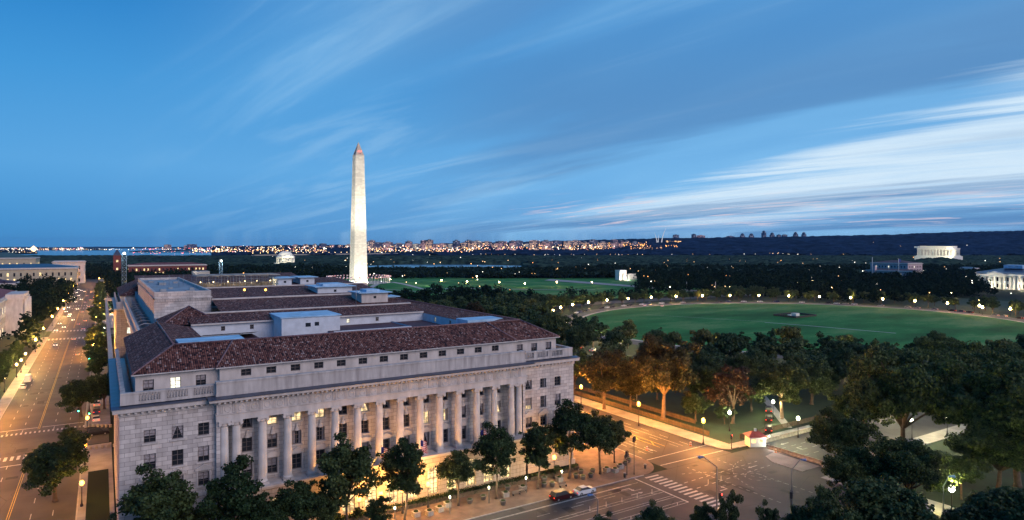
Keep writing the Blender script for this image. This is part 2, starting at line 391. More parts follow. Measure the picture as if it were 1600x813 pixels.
def litmat(name, c, st):
    m, nt, b = newmat(name); N, L = nt.nodes, nt.links
    tc = N.new('ShaderNodeTexCoord'); nz = N.new('ShaderNodeTexNoise'); L.new(tc.outputs['Object'], nz.inputs[0]); nz.inputs['Scale'].default_value = 1.1; nz.inputs['Detail'].default_value = 3
    r = N.new('ShaderNodeMapRange'); L.new(nz.outputs['Fac'], r.inputs[0]); r.inputs[1].default_value = .35; r.inputs[2].default_value = .62; r.inputs[3].default_value = st*.25; r.inputs[4].default_value = st*1.2
    b.inputs['Base Color'].default_value = (.1, .08, .05, 1); b.inputs['Emission Color'].default_value = c4(c); L.new(r.outputs[0], b.inputs['Emission Strength']); return m
M_litwin = litmat('lit office window', (1, .72, .36), 1.3)
M_litbase = litmat('lit ground floor window', (1, .74, .34), 1.5)
M_litcool = litmat('cool lit window', (.95, .9, .7), 1.4)
M_curtain = pm('half drawn curtains', (.28, .26, .28), .3, 3, .9)
def asphalt():
    m, nt, b = newmat('worn asphalt'); N, L = nt.nodes, nt.links
    tc = N.new('ShaderNodeTexCoord'); n1 = N.new('ShaderNodeTexNoise'); L.new(tc.outputs['Object'], n1.inputs[0]); n1.inputs['Scale'].default_value = .12; n1.inputs['Detail'].default_value = 8
    n2 = N.new('ShaderNodeTexVoronoi'); L.new(tc.outputs['Object'], n2.inputs[0]); n2.inputs['Scale'].default_value = .08; n2.feature = 'DISTANCE_TO_EDGE'
    r = N.new('ShaderNodeValToRGB'); L.new(n1.outputs['Fac'], r.inputs[0]); r.color_ramp.elements[0].position = .3; r.color_ramp.elements[0].color = (.026, .025, .027, 1); r.color_ramp.elements[1].position = .7; r.color_ramp.elements[1].color = (.066, .062, .062, 1)
    c = N.new('ShaderNodeMath'); c.operation = 'LESS_THAN'; L.new(n2.outputs['Distance'], c.inputs[0]); c.inputs[1].default_value = .0035
    mx = N.new('ShaderNodeMix'); mx.data_type = 'RGBA'; L.new(c.outputs[0], mx.inputs[0]); L.new(r.outputs[0], mx.inputs[6]); mx.inputs[7].default_value = (.02, .02, .02, 1)
    L.new(mx.outputs[2], b.inputs['Base Color']); b.inputs['Roughness'].default_value = .72
    return m
M_asph = asphalt()
M_mark = pm('worn white road paint', (.42, .42, .42), .3, 1.5, .6, detail=8)
M_yel = pm('yellow road paint', (.48, .33, .05), .25, 1.5, .6)
M_side = pm('concrete pavement', (.26, .25, .24), .2, .3, .85, .1)
M_brickp = pm('brick paved plaza', (.15, .10, .08), .3, .5, .85, .2)
M_kerb = pm('granite kerb', (.34, .33, .32), .15, .5, .8)
M_path = pm('pale gravel path', (.30, .30, .30), .15, .1, .9)
M_lawn = lawnmat('ellipse lawn grass', (.012, .085, .016), (.022, .160, .034), (.130, .220, .075))
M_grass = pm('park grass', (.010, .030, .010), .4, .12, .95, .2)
M_earth = pm('dark ground', (.012, .022, .014), .4, .01, .95, spec=.1)
M_bark = pm('tree bark', (.085, .062, .045), .3, 1.5, .9, .3)
M_barkL = pm('pale bark', (.17, .12, .08), .3, 1.5, .9, .3)
M_leafA = foliage('street tree leaves', (.009, .021, .008), (.050, .085, .028))
M_leafB = foliage('dark park leaves', (.013, .030, .012), (.062, .100, .036))
M_leafC = foliage('olive park leaves', (.030, .045, .013), (.110, .125, .040))
M_leafR = foliage('russet leaves', (.026, .020, .010), (.070, .048, .022), .15)
M_leafO = foliage('amber leaves with lamp glow', (.024, .024, .009), (.100, .085, .028), .2)  # tone partly autumn, partly the orange lamp glow put into the leaf colour
M_leafE = foliage('elm leaves', (.014, .030, .010), (.090, .125, .036))
M_white = pm('white marble', (.66, .65, .60), .06, .05, .7)
M_mon = ashlar('monument marble', (.54, .51, .44), (.70, .67, .58), (.38, .36, .32), 3.2, 1.6, bump=.1)
M_black = pm('black painted iron', (.02, .02, .022), .2, 2, .4)
M_galv = pm('galvanised steel', (.25, .27, .30), .15, 1, .4, metal=.6)
M_conc = pm('cast concrete', (.30, .28, .25), .2, 1.5, .85)
M_planter = pm('grey concrete planter', (.16, .15, .14), .2, 2, .8)
M_tyre = pm('tyre rubber', (.02, .02, .02), .1, 2, .8)
M_rim = pm('alloy wheel', (.45, .45, .46), .1, 2, .3, metal=.9)
M_orange = emat('sodium lamp globe', (1, .42, .06), 9)
M_warm = emat('warm white lamp globe', (1, .74, .32), 8)
M_far = emat('far lamp globe', (1, .74, .32), 45)
M_cool = emat('white lamp globe', (1, .97, .72), 12)
M_gl = emat('green signal lamp', (.05, 1, .45), 25)
M_rl = emat('red signal lamp', (1, .06, .04), 20)
M_head = emat('headlight', (1, .95, .8), 12)
M_tail = emat('tail light', (1, .05, .02), 3)
M_water = pm('river water', (.05, .12, .20), .2, .002, .18)
M_wood_f = pm('weathered picket fence', (.12, .085, .055), .25, 1, .85)
def paint(name, c): return pm(name, c, .05, 1, .5, spec=.2)

# ================================================================== setting: ground
MX, MY = PD(560, 785)
def gh(x, y):
    r = math.hypot(x-MX, y-MY)
    return 0 if r > 235 else 6.2*(1 if r < 45 else .5+.5*math.cos(PI*(r-45)/190))
rings = [0, 60, 120, 200, 300] + [300*1.14**i for i in range(1, 38)]
V = [(0, 0, 0)]; ns = 120
for r in rings[1:]:
    for i in range(ns): a = 2*PI*i/ns; V.append((r*math.cos(a), r*math.sin(a), 0))
Fc = []
g = MB(); g.v = V
for i in range(ns): g.f.append((0, 1+i, 1+(i+1) % ns)); g.m.append(0)
for j in range(len(rings)-2):
    for i in range(ns):
        i2 = (i+1) % ns; g.f.append((1+j*ns+i, 1+(j+1)*ns+i, 1+(j+1)*ns+i2, 1+j*ns+i2)); g.m.append(0)
g.build('ground', M_earth, kind='structure')
def sheet(name, pts, mat, z=.01, h=None, kind='structure'):
    m = MB()
    if h is None: m.face([(x, y, z) for x, y in pts])
    else:
        m.face([(x, y, h) for x, y in pts])
        for i in range(len(pts)):
            a, b_ = pts[i-1], pts[i]; m.face([(a[0], a[1], 0), (b_[0], b_[1], 0), (b_[0], b_[1], h), (a[0], a[1], h)])
    return m.build(name, mat, kind=kind)
def rectp(x0, x1, y0, y1): return [(x0, y0), (x1, y0), (x1, y1), (x0, y1)]
# park lawns
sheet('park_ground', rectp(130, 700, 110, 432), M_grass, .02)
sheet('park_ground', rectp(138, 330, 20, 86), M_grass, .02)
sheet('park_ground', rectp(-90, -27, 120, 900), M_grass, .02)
# roads
X14 = (-25, -4); X15 = (107.5, 129); YE = (86, 105.5); YE2 = (88.5, 107.5)
sheet('road', rectp(X14[0], X14[1], 20, 1180), M_asph, .03)                    # the long avenue on the left
sheet('road', rectp(X15[0], X15[1], 105.6, 440), M_asph, .03)
sheet('road', rectp(-4, 138, YE[0]-26, YE[1]), M_asph, .034)
sheet('road', rectp(138, 420, YE2[0], YE2[1]), M_asph, .03)
sheet('road', rectp(-4, 1.5, 196, 214), M_asph, .034)
sheet('road', rectp(-4, 900, 436, 458), M_asph, .038)                        # the cross avenue beyond the Ellipse
# pavements with a kerb step
def pave(pts, mat=M_side, h=.14, name='pavement'):
    return sheet(name, pts, mat, h=h)
corner = [(-4, 105.5), (100, 105.5)] + [(100+7.5*math.sin(t), 113-7.5*math.cos(t)) for t in [PI/2*k/8 for k in range(1, 9)]] + [(107.5, 430), (92.6, 430), (92.6, 118.5), (-4, 118.5)]
pave(corner[::1], M_brickp)
pave(rectp(-4, 2.0, 118.6, 195), M_side)
pave(rectp(-4, 2.0, 215, 430), M_side)
pave(rectp(-28, -25, 20, 440), M_side); pave(rectp(-28, -25, 470, 1200), M_side); pave(rectp(-4, 8, 470, 1200), M_side)
wc = [(134, 430), (134, 112)] + [(134, 107.6), (131.5, 107.7)] + [(129+2.5-2.5*math.sin(t), 110-2.5*math.cos(t)) for t in [PI/2*k/6 for k in range(7)]] + [(129, 430)]
pave(wc)
pave(rectp(134.01, 420, 107.6, 110.5))
pave([(131.2, 88.4), (131.2, 96), (133.5, 99.5), (138, 100.5), (138, 88.4)]); pave(rectp(138.01, 420, 84, 88.4))
pave([(131.2, 30), (131.2, 84), (138, 84), (138, 30)])
# kerb stones
kb = MB()
for x0, x1, y0, y1 in ((-3.9, 100, 105.32, 105.55), (107.45, 107.7, 114, 430), (128.8, 129.02, 112, 430), (-25.1, -24.85, 20, 436), (-4.15, -3.9, 118, 195), (-4.15, -3.9, 215, 430), (134, 420, 107.4, 107.62)):
    kb.box(x0, x1, y0, y1, 0, .16)
kb.build('kerb', M_kerb, kind='structure')
# tree beds along the left building side
sheet('planting_bed', rectp(-2.6, 1.2, 130, 172), M_earth, h=.18)
# repair patches and manhole covers in the carriageway
random.seed(31); pp = MB(); mh = MB()
for _ in range(46):
    if random.random() < .5: x, y = random.uniform(60, 130), random.uniform(72, 104)
    elif random.random() < .5: x, y = random.uniform(109, 127), random.uniform(108, 220)
    else: x, y = random.uniform(-23, -6), random.uniform(150, 420)
    w, l = random.uniform(.8, 3.2), random.uniform(.8, 5)
    pp.face([(x, y, .0385), (x+w, y, .0385), (x+w, y+l, .0385), (x, y+l, .0385)])
    cx, cy = x+random.uniform(-6, 6), y+random.uniform(-3, 3)
    if cy < 105 or cx > 107.6 or cx < -5: mh.face([(cx+.38*math.cos(t), cy+.38*math.sin(t), .041) for t in [2*PI*k/12 for k in range(12)]])
pp.build('asphalt_patch', pm('fresh asphalt patch', (.020, .020, .022), .3, .8, .8), kind='structure'); mh.build('manhole_cover', M_black, kind='structure')
# ------------------------------------------------------------------ markings
mk = MB(); my = MB(); cw = MB()
zc = .042
def stripe(m, x0, y0, x1, y1, w, z=zc):
    dx, dy = x1-x0, y1-y0; l = math.hypot(dx, dy); nx, ny = -dy/l*w/2, dx/l*w/2
    m.face([(x0+nx, y0+ny, z), (x0-nx, y0-ny, z), (x1-nx, y1-ny, z), (x1+nx, y1+ny, z)])
def dash(m, x0, y0, x1, y1, w=.14, on=3, off=6, z=zc):
    l = math.hypot(x1-x0, y1-y0); t = 0
    while t < l: stripe(m, x0+(x1-x0)*t/l, y0+(y1-y0)*t/l, x0+(x1-x0)*min(1, (t+on)/l), y0+(y1-y0)*min(1, (t+on)/l), w, z); t += on+off
for x in (-21.6, -18.2, -11.2, -7.8): dash(mk, x, 40, x, 192); dash(mk, x, 218, x, 428); dash(mk, x, 480, x, 900)
for x in (-14.85, -14.5): stripe(my, x, 40, x, 188, .12); stripe(my, x, 220, x, 428, .12); stripe(my, x, 480, x, 900, .12)
for yy in (186.5, 222): stripe(mk, -24.5, yy, -15, yy, .45)
stripe(mk, -14, 222, -4.5, 222, .45)
def zebra(m, xa, xb, ya, yb, along='x', bar=.62, gap=.62, z=.046):
    if along == 'x':
        x = xa
        while x < xb: m.face([(x, ya, z), (x+bar, ya, z), (x+bar, yb, z), (x, yb, z)]); x += bar+gap
    else:
        y = ya
        while y < yb: m.face([(xa, y, z), (xb, y, z), (xb, y+bar, z), (xa, y+bar, z)]); y += bar+gap
zebra(cw, -24.5, -4.4, 191, 194.5); zebra(cw, -24.5, -4.4, 216, 218, bar=.4, gap=.6)
zebra(cw, -24.5, -4.4, 424, 431, bar=.8, gap=.9); zebra(cw, -24.5, -4.4, 462, 469, bar=.8, gap=.9); zebra(cw, -24.5, -4.4, 628, 634, bar=.9, gap=1); zebra(cw, -24.5, -4.4, 655, 661, bar=.9, gap=1)
zebra(cw, 99.2, 103.0, 83, 104.9, 'y', .60, .78)
# avenue in front: centre cycle lanes and lane lines
for y in (103.0, 102.7): stripe(mk, -4, y, 94, y, .12)
stripe(mk, 60, 102.9, 96, 102.9, .10)
dash(mk, -4, 99.8, 94, 99.8, .13, 3, 5)
for y in (97.2, 96.2, 93.9, 93.1, 90.8, 89.8): stripe(mk, -4, y, 97, y, .12)
for k in range(24): stripe(mk, 2+k*4, 97.2, 3+k*4, 96.2, .10)
for k in range(24): stripe(mk, 2+k*4, 89.8, 3+k*4, 90.8, .10)
stripe(mk, 97, 89.8, 97, 105, .35); dash(mk, -4, 87, 94, 87); dash(mk, -4, 83.5, 94, 83.5)
stripe(mk, 78, 100.9, 92, 100.9, .12)
# crossing lines over the right street
stripe(mk, 107.8, 112.6, 128.7, 113.2, .28); stripe(mk, 107.8, 108.2, 128.7, 108.0, .28); 
for x in (111, 114.4, 121.6, 125.2): dash(mk, x, 116, x, 425, .14, 3, 4)
stripe(mk, 112.8, 115.8, 112.8, 150, .14); stripe(mk, 123.2, 115.8, 123.2, 170, .14)
for x in (117.4, 119.2): stripe(my, x, 118, x, 150, .16)
for k in range(5): stripe(my, 117.4, 120+k*6, 119.2, 123+k*6, .22)
stripe(my, 117.8, 150, 117.8, 425, .12); stripe(my, 118.2, 150, 118.2, 425, .12)
# turning guides, arrows through the junction
def arc(m, cx, cy, r, a0, a1, w=.12, on=.7, off=.9):
    n_ = max(1, int(r*abs(a1-a0)/(on+off)))
    for k in range(n_):
        t0 = a0+(a1-a0)*k/n_; t1 = t0+(a1-a0)*on/(on+off)/n_
        stripe(m, cx+r*math.cos(t0), cy+r*math.sin(t0), cx+r*math.cos(t1), cy+r*math.sin(t1), w)
arc(mk, 129, 86, 15, PI*.55, PI*.98); arc(mk, 104, 84, 18, .1, PI*.45); arc(mk, 120, 92, 2.2, 0, 2*PI)
dash(mk, 104, 97.5, 129, 98.4, .16, 1.2, 1.2); dash(mk, 104, 94, 129, 95, .16, 1.2, 1.2); dash(mk, 112, 80, 112, 104, .14, .9, .9); dash(mk, 122, 78, 122, 105, .14, .9, .9)
def arrow(m, x, y, a, turn=0, s=1.0):
    R = lambda u, v: (x+s*(u*math.cos(a)-v*math.sin(a)), y+s*(u*math.sin(a)+v*math.cos(a)), zc)
    m.face([R(0, -.12), R(2.2, -.12), R(2.2, .12), R(0, .12)])
    if turn: m.face([R(2.2, -.12), R(2.2, turn*1.0), R(1.9, turn*1.0), R(1.9, -.12)]); m.face([R(2.5, turn*1.0), R(1.6, turn*1.0), R(2.05, turn*1.7)])
    else: m.face([R(2.2, -.45), R(3.2, 0), R(2.2, .45)])
for x, y, a, t in ((148, 103.5, PI, 0), (148, 99.8, PI, 1), (155, 96, PI, -1), (90, 98.4, 0, 0), (90, 101.4, 0, -1), (114, 120, -PI/2, 0), (126.5, 96.5, PI, 0), (107, 90.5, 0, 1)): arrow(mk, x, y, a, t)
for y in (95.2, 98.2, 101.4): dash(mk, 142, y, 170, y, .13, 2, 2)
stripe(mk, 142, 89.5, 142, 106.8, .4)
mk.build('lane_markings', M_mark, kind='structure'); my.build('lane_markings', M_yel, kind='structure'); cw.build('crosswalk', M_mark, kind='structure')

# Ellipse lawn, ring road and paths
EX, EY, ERX, ERY = 392, 266, 150, 134
def ell(k, n=96, dx=0): return [(EX+(ERX+k)*math.cos(2*PI*i/n), EY+(ERY+k)*math.sin(2*PI*i/n)) for i in range(n)]
sheet('ring_road', ell(14), M_asph, .04)
sheet('gravel_path', ell(2.6), M_path, .05)
sheet('ellipse_lawn', ell(0), M_lawn, .06)
pt = MB()
def strip(m, pts, w, dz):
    for (x0, y0), (x1, y1) in zip(pts, pts[1:]):
        L_ = math.hypot(x1-x0, y1-y0); k = max(1, int(L_/25)); nx, ny = -(y1-y0)/L_*w/2, (x1-x0)/L_*w/2
        for i in range(k):
            a, b_ = i/k, (i+1)/k
            xa, ya, xb, yb = x0+(x1-x0)*a, y0+(y1-y0)*a, x0+(x1-x0)*b_, y0+(y1-y0)*b_
            m.face([(xa+nx, ya+ny, gh(xa+nx, ya+ny)+dz), (xa-nx, ya-ny, gh(xa-nx, ya-ny)+dz), (xb-nx, yb-ny, gh(xb-nx, yb-ny)+dz), (xb+nx, yb+ny, gh(xb+nx, yb+ny)+dz)])
strip(pt, [P(1195, 504), P(1260, 509), P(1400, 521)], 1.8, .1)
strip(pt, [P(1010, 492), P(1195, 503)], .6, .1)
strip(pt, [(135, 200), (236, 262)], 2.5, .06); strip(pt, [(136, 300), (250, 340)], 2.5, .06)
strip(pt, [(160, 112), (215, 170)], 2.2, .07)
strip(pt, [(262, 110), (300, 160)], 6, .05)
# monument ground
ml = MB(); R_ = [0, 20, 45, 70, 95, 120, 150, 180, 210, 232]; n_ = 72; ml.v.append((MX, MY, gh(MX, MY)+.1))
for r in R_[1:]:
    for i in range(n_): a = 2*PI*i/n_; x, y = MX+r*math.cos(a), MY+r*math.sin(a); ml.v.append((x, y, gh(x, y)+.1))
for i in range(n_): ml.f.append((0, 1+i, 1+(i+1) % n_)); ml.m.append(0)
for j in range(len(R_)-2):
    for i in range(n_):
        i2 = (i+1) % n_; ml.f.append((1+j*n_+i, 1+(j+1)*n_+i, 1+(j+1)*n_+i2, 1+j*n_+i2)); ml.m.append(0)
ml.build('monument_lawn', M_lawn, kind='structure')
sheet('monument_lawn', [(330, 480), (330, 1050), (720, 900), (640, 470)], M_lawn, .09)
strip(pt, [(MX+38, MY-12), PD(660, 700), PD(722, 722), PD(760, 742)], 6, .3)
strip(pt, [(MX+10, MY-38), (MX-60, MY-170), (MX-130, MY-280)], 6, .3)
strip(pt, [PD(722, 722), PD(800, 745), PD(930, 745)], 4.5, .35)
strip(pt, [PD(590, 690), PD(760, 650), PD(900, 640)], 3, .35)
pt.build('gravel_path', M_path, kind='structure')
sheet('path', [PD(850, 950), PD(1180, 650), PD(1190, 662), PD(860, 990)], M_side, .5)

# ================================================================== water
sheet('water', [PD(-2000, 3000), PD(760, 3000), PD(760, 3600), PD(330, 4200), PD(330, 15500), PD(-2500, 15500)], M_water, .6)
sheet('water', [PD(560, 1480), PD(640, 1400), PD(760, 1390), PD(850, 1440), PD(845, 1620), PD(760, 1750), PD(640, 1800), PD(570, 1650)], M_water, .5)
sheet('water', [PD(570, 2050), PD(760, 2000), PD(760, 2500), PD(570, 2650)], M_water, .5)

# ================================================================== canopy height fields (far woods, hills)
rng = np.random.default_rng(5)
def vnoise(x, y, s, seed):
    r = np.random.default_rng(seed); T = r.random((256, 256))
    u, v = x/s, y/s; i, j = np.floor(u).astype(int), np.floor(v).astype(int); fu, fv = u-i, v-j
    fu = fu*fu*(3-2*fu); fv = fv*fv*(3-2*fv)
    g_ = lambda a, b_: T[a % 256, b_ % 256]
    return (g_(i, j)*(1-fu)+g_(i+1, j)*fu)*(1-fv)+(g_(i, j+1)*(1-fu)+g_(i+1, j+1)*fu)*fv
def polar(px0, px1, npx, d0, d1, nd):
    ps = np.linspace(px0, px1, npx); ds = d0*(d1/d0)**np.linspace(0, 1, nd)
    PX, D = np.meshgrid(ps, ds); l = (PX-800)/F*D
    return PX, D, D*SA+l*CA, D*CA-l*SA
def gridfaces(nd, npx):
    j, i = np.meshgrid(np.arange(nd-1), np.arange(npx-1), indexing='ij'); a = (j*npx+i).ravel()
    return np.stack([a, a+1, a+1+npx, a+npx], 1)
crest_px = [-2500, -200, 250, 500, 700, 850, 950, 1050, 1200, 1400, 1500, 1620, 2600]
crest_y = [386.3, 386.3, 386.0, 383.5, 381, 378, 375, 372.5, 371, 367, 363, 361, 362]
M_wood1 = foliage('woodland canopy', (.005, .012, .010), (.018, .034, .024), 0)
M_wood1.node_tree.nodes['Principled BSDF'].inputs['Specular IOR Level'].default_value = 0.0
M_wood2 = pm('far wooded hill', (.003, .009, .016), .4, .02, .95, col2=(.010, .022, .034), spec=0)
def canopy(name, d0, d1, nd, mat, masked, npx=1500, px0=-150, px1=1800):
    PX, D, X, Y = polar(px0, px1, npx, d0, d1, nd)
    n1 = np.abs(vnoise(X, Y, 16, 3)-.5)*2; n2 = vnoise(X, Y, 55, 4)
    Z = 3+6*(1-n1)+4*n2
    if d0 > 2000: Z = Z + 12*(np.abs(vnoise(X, Y, 70, 13)-.5)*2)
    Z = np.where((D < 1400) & (PX > 540) & (PX < 900), Z*.75, Z)
    # rising ground to the crest
    cy = np.interp(PX, crest_px, crest_y)
    cz = H+(385-cy)*5200/F
    t = np.clip((D-2900)/(5200-2900), 0, 1)
    Z = Z + t*t*(3-2*t)*(cz-16)
    if d0 < 2000: Z = Z + 15*np.exp(-((PX-1466)/60)**2-((D-1440)/90)**2)
    m = np.zeros_like(D, bool)
    for f in masked: m |= f(PX, D, X, Y)
    Z = np.where(m, -6, Z)
    npmesh(name, np.stack([X.ravel(), Y.ravel(), Z.ravel()], 1), gridfaces(nd, npx), mat, kind='stuff' if 'wood' in name else 'structure', smooth=False)
river = lambda PX, D, X, Y: (D > 2900) & (PX < 330+0*D)
river2 = lambda PX, D, X, Y: (D > 2950) & (D < 3350) & (PX < 730)
basin = lambda PX, D, X, Y: (D > 1330) & (D < 1800) & (PX > 575) & (PX < 835+20*np.sin(D*.02))
basin2 = lambda PX, D, X, Y: (D > 2060) & (D < 2560) & (PX > 592) & (PX < 700+30*np.sin(D*.01))
lawnm = lambda PX, D, X, Y: (np.hypot(X-MX, Y-MY) < 270) | ((X > 320) & (Y < 900) & (X < 600) & (D < 1010))
jeff = lambda PX, D, X, Y: (np.abs(PX-446) < 22) & (D > 1560) & (D < 1680)
linc = lambda PX, D, X, Y: (np.abs(PX-1466) < 36) & (D > 1462) & (D < 1560)
avenue = lambda PX, D, X, Y: (X > -34) & (X < 2) & (Y < 1170)
towncl = lambda PX, D, X, Y: (D < 1750) & (PX < 135)
M0 = [basin, basin2, lawnm, jeff, linc, avenue, river, river2, towncl]
M_can = pm('woodland canopy mass', (.004, .010, .012), .4, .05, .95, col2=(.050, .085, .062), spec=0, detail=6)
canopy('distant_woods', 1020, 2900, 230, M_can, M0)
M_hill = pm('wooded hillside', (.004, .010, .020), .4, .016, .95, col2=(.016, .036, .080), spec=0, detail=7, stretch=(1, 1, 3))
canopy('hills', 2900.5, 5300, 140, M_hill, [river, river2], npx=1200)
# low shore beyond the river on the left
PX, D, X, Y = polar(-400, 520, 500, 15000, 17500, 14)
Z = 10+25*vnoise(X, Y, 900, 9)+6*vnoise(X, Y, 120, 2)
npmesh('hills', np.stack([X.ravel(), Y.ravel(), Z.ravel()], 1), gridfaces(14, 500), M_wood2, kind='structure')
# land spits on the river
for px0, px1, d0, d1, zz in ((-60, 170, 8000, 12000, 9), (-60, 60, 4200, 6500, 7), (200, 345, 5400, 6200, 6), (255, 345, 8600, 9800, 14)):
    PX, D, X, Y = polar(px0, px1, 120, d0, d1, 8)
    e = np.clip((px1-PX)/25, 0, 1)*np.clip((PX-px0+200*(px0 < 0))/25, 0, 1)
    Z = (zz+8*vnoise(X, Y, 60, 2))*e
    npmesh('shore', np.stack([X.ravel(), Y.ravel(), Z.ravel()], 1), gridfaces(8, 120), M_wood2, kind='structure')
#==PART2==
# ================================================================== the office building with the colonnade
BX0, BX1, BY = 2.3, 92.0, 120.0      # wing faces
CX0, CX1, CY = 16.2, 78.0, 118.6     # centre block
OB = empty('office_building', (47, 120, 0), 0, 'long pale limestone office building with a sixteen column front and purple tiled roofs', 'building')
def OBb(m, name, mats, label=None, parent=OB):
    o = m.build(name, mats, parent, label=label)
    if parent is OB: o.location = (-47, -120, 0)
    return o
def wall_open(m, axis, c, u0, u1, z0, z1, holes, depth=.45, mi=0, inward=1):
    """wall in plane axis=c with rectangular openings and reveals; holes (ua,ub,za,zb)"""
    def pt(u, z, o=0):
        return (u, c+o*inward, z) if axis == 'y' else (c+o*inward, u, z)
    us = sorted(set([u0, u1]+[h[0] for h in holes]+[h[1] for h in holes])); zs = sorted(set([z0, z1]+[h[2] for h in holes]+[h[3] for h in holes]))
    for i in range(len(us)-1):
        for j in range(len(zs)-1):
            uc, zc_ = (us[i]+us[i+1])/2, (zs[j]+zs[j+1])/2
            if any(h[0] < uc < h[1] and h[2] < zc_ < h[3] for h in holes): continue
            m.face([pt(us[i], zs[j]), pt(us[i+1], zs[j]), pt(us[i+1], zs[j+1]), pt(us[i], zs[j+1])], mi)
    for ua, ub, za, zb in holes:
        for (a, b_, c_, d_) in (((ua, za), (ub, za), 0, 0), ((ua, zb), (ub, zb), 0, 0), ((ua, za), (ua, zb), 0, 0), ((ub, za), (ub, zb), 0, 0)):
            m.face([pt(*a), pt(*b_), pt(*b_, depth), pt(*a, depth)], mi)
WINS = []   # (axis, c, ua, ub, za, zb)
rw = random.Random(3)
M_blind = pm('pale roller blind', (.20, .19, .21), .2, 2, .9)
def window(axis, c, ua, ub, za, zb, inward=1, lit=None, depth=.40, parent=OB, curtain=True, cols=2, rows=3):
    def bx(m, u0, u1, o0, o1, z0, z1):
        if axis == 'y': m.box(u0, u1, min(c+o0*inward, c+o1*inward), max(c+o0*inward, c+o1*inward), z0, z1)
        else: m.box(min(c+o0*inward, c+o1*inward), max(c+o0*inward, c+o1*inward), u0, u1, z0, z1)
    f = MB(); t = .09
    bx(f, ua+.003, ua+t, depth-.12, depth, za+.003, zb-.003); bx(f, ub-t, ub-.003, depth-.12, depth, za+.003, zb-.003)
    bx(f, ua+t, ub-t, depth-.12, depth, zb-t, zb-.003); bx(f, ua+t, ub-t, depth-.12, depth, za+.003, za+t)
    for k in range(1, cols): u = ua+(ub-ua)*k/cols; bx(f, u-.04, u+.04, depth-.11, depth-.01, za+t, zb-t)
    for k in range(1, rows): z = za+(zb-za)*k/rows; bx(f, ua+t, ub-t, depth-.10, depth-.02, z-.03, z+.03)
    fo = f.build('window', M_wood if lit is None else M_frame, parent)
    if parent is OB: fo.location = (-47, -120, 0)
    p = MB(); bx(p, ua+.02, ub-.02, depth+.002, depth+.03, za+.02, zb-.02)
    po = p.build('pane', lit or M_glass, fo)
    kind_ = rw.random()
    if curtain and kind_ < .8:
        q = MB(); w = (ub-ua); o = c+(depth-.02)*inward; z_ = lambda u, z: (u, o, z) if axis == 'y' else (o, u, z); hgt = zb-za
        if kind_ < .22:
            for u0, u1 in ((ua+.1, ua+w*.47), (ub-.1, ub-w*.47)): q.face([z_(u0, zb-.1), z_(u1, zb-.1), z_(u0+(u1-u0)*.35, za+hgt*.40), z_(u0, za+.1)])
        elif kind_ < .65:
            zl = zb-hgt*rw.uniform(.2, .75); q.face([z_(ua+.1, zb-.1), z_(ub-.1, zb-.1), z_(ub-.1, zl), z_(ua+.1, zl)])
        else:
            for u0, u1 in ((ua+.1, ua+w*rw.uniform(.2, .4)), (ub-.1, ub-w*.25)): q.face([z_(u0, zb-.1), z_(u1, zb-.1), z_(u1, za+.1), z_(u0, za+.1)])
        q.build('blind' if .22 <= kind_ < .65 else 'curtain', M_curtain if kind_ < .5 else M_blind, fo)
    return fo
def cornice_ring(m, x0, x1, y0, y1, prof, mi=0):
    """prof: (out, z) list, swept on rectangle"""
    for (o0, z0), (o1, z1) in zip(prof, prof[1:]):
        a = [(x0-o0, y0-o0), (x1+o0, y0-o0), (x1+o0, y1+o0), (x0-o0, y1+o0)]; b_ = [(x0-o1, y0-o1), (x1+o1, y0-o1), (x1+o1, y1+o1), (x0-o1, y1+o1)]
        for i in range(4):
            k = (i+1) % 4; m.face([(a[i][0], a[i][1], z0), (a[k][0], a[k][1], z0), (b_[k][0], b_[k][1], z1), (b_[i][0], b_[i][1], z1)], mi)

ROWS = [(18.4, 20.5), (14.0, 16.6), (10.0, 12.3)]
wingL = [6.5, 10.5, 14.4]; wingR = [79.6, 83.5, 87.5]
cols_x = [47+4.25*(k+.5) for k in range(-7, 7)]
end_x = [47-27.6-1.95, 47+27.6+1.95]
bays = [47+4.25*k for k in range(-6, 7)]
# wing fronts and side walls
holes = [(x-.85, x+.85, a, b_) for x in wingL for a, b_ in ROWS] + [(x-.8, x+.8, 3.2, 6.4) for x in wingL]
m = MB(); wall_open(m, 'y', BY, BX0, CX0+.2, 0, 24.0, holes); 
holesR = [(x-.85, x+.85, a, b_) for x in wingR for a, b_ in ROWS] + [(x-.8, x+.8, 3.2, 6.4) for x in wingR]
wall_open(m, 'y', BY, CX1-.2, BX1, 0, 24.0, holesR)
ew = [126+4.3*k for k in range(11)]
wall_open(m, 'x', BX0, BY, 174, 0, 24.0, [(y-.85, y+.85, a, b_) for y in ew for a, b_ in ROWS])
wy = [124+4.6*k for k in range(54)]
wall_open(m, 'x', BX1, BY, 380, 0, 24.0, [], inward=-1)
m.face([(BX0, 174, 0), (10.5, 174, 0), (10.5, 174, 29), (BX0, 174, 24)]); m.face([(10.5, 174, 0), (10.5, 330, 0), (10.5, 330, 29), (10.5, 174, 29)])
OBb(m, 'facade_wall', M_ash)
def pediment(m, x, y, z, w=1.35, arch=False):
    m.box(x-w, x+w, y-.32, y-.003, z, z+.22)
    if arch:
        pts = [(x+w*math.cos(t), z+.22+.62*math.sin(t)) for t in [PI*k/8 for k in range(9)]]
    else: pts = [(x+w, z+.22), (x, z+.95), (x-w, z+.22)]
    m.face([(a, y-.30, b_) for a, b_ in pts])
    for (a, b_), (c_, d_) in zip(pts, pts[1:]): m.face([(a, y-.36, b_+.12), (c_, y-.36, d_+.12), (c_, y-.003, d_+.12), (a, y-.003, b_+.12)]); m.face([(a, y-.36, b_-.06), (c_, y-.36, d_-.06), (c_, y-.36, d_+.12), (a, y-.36, b_+.12)])
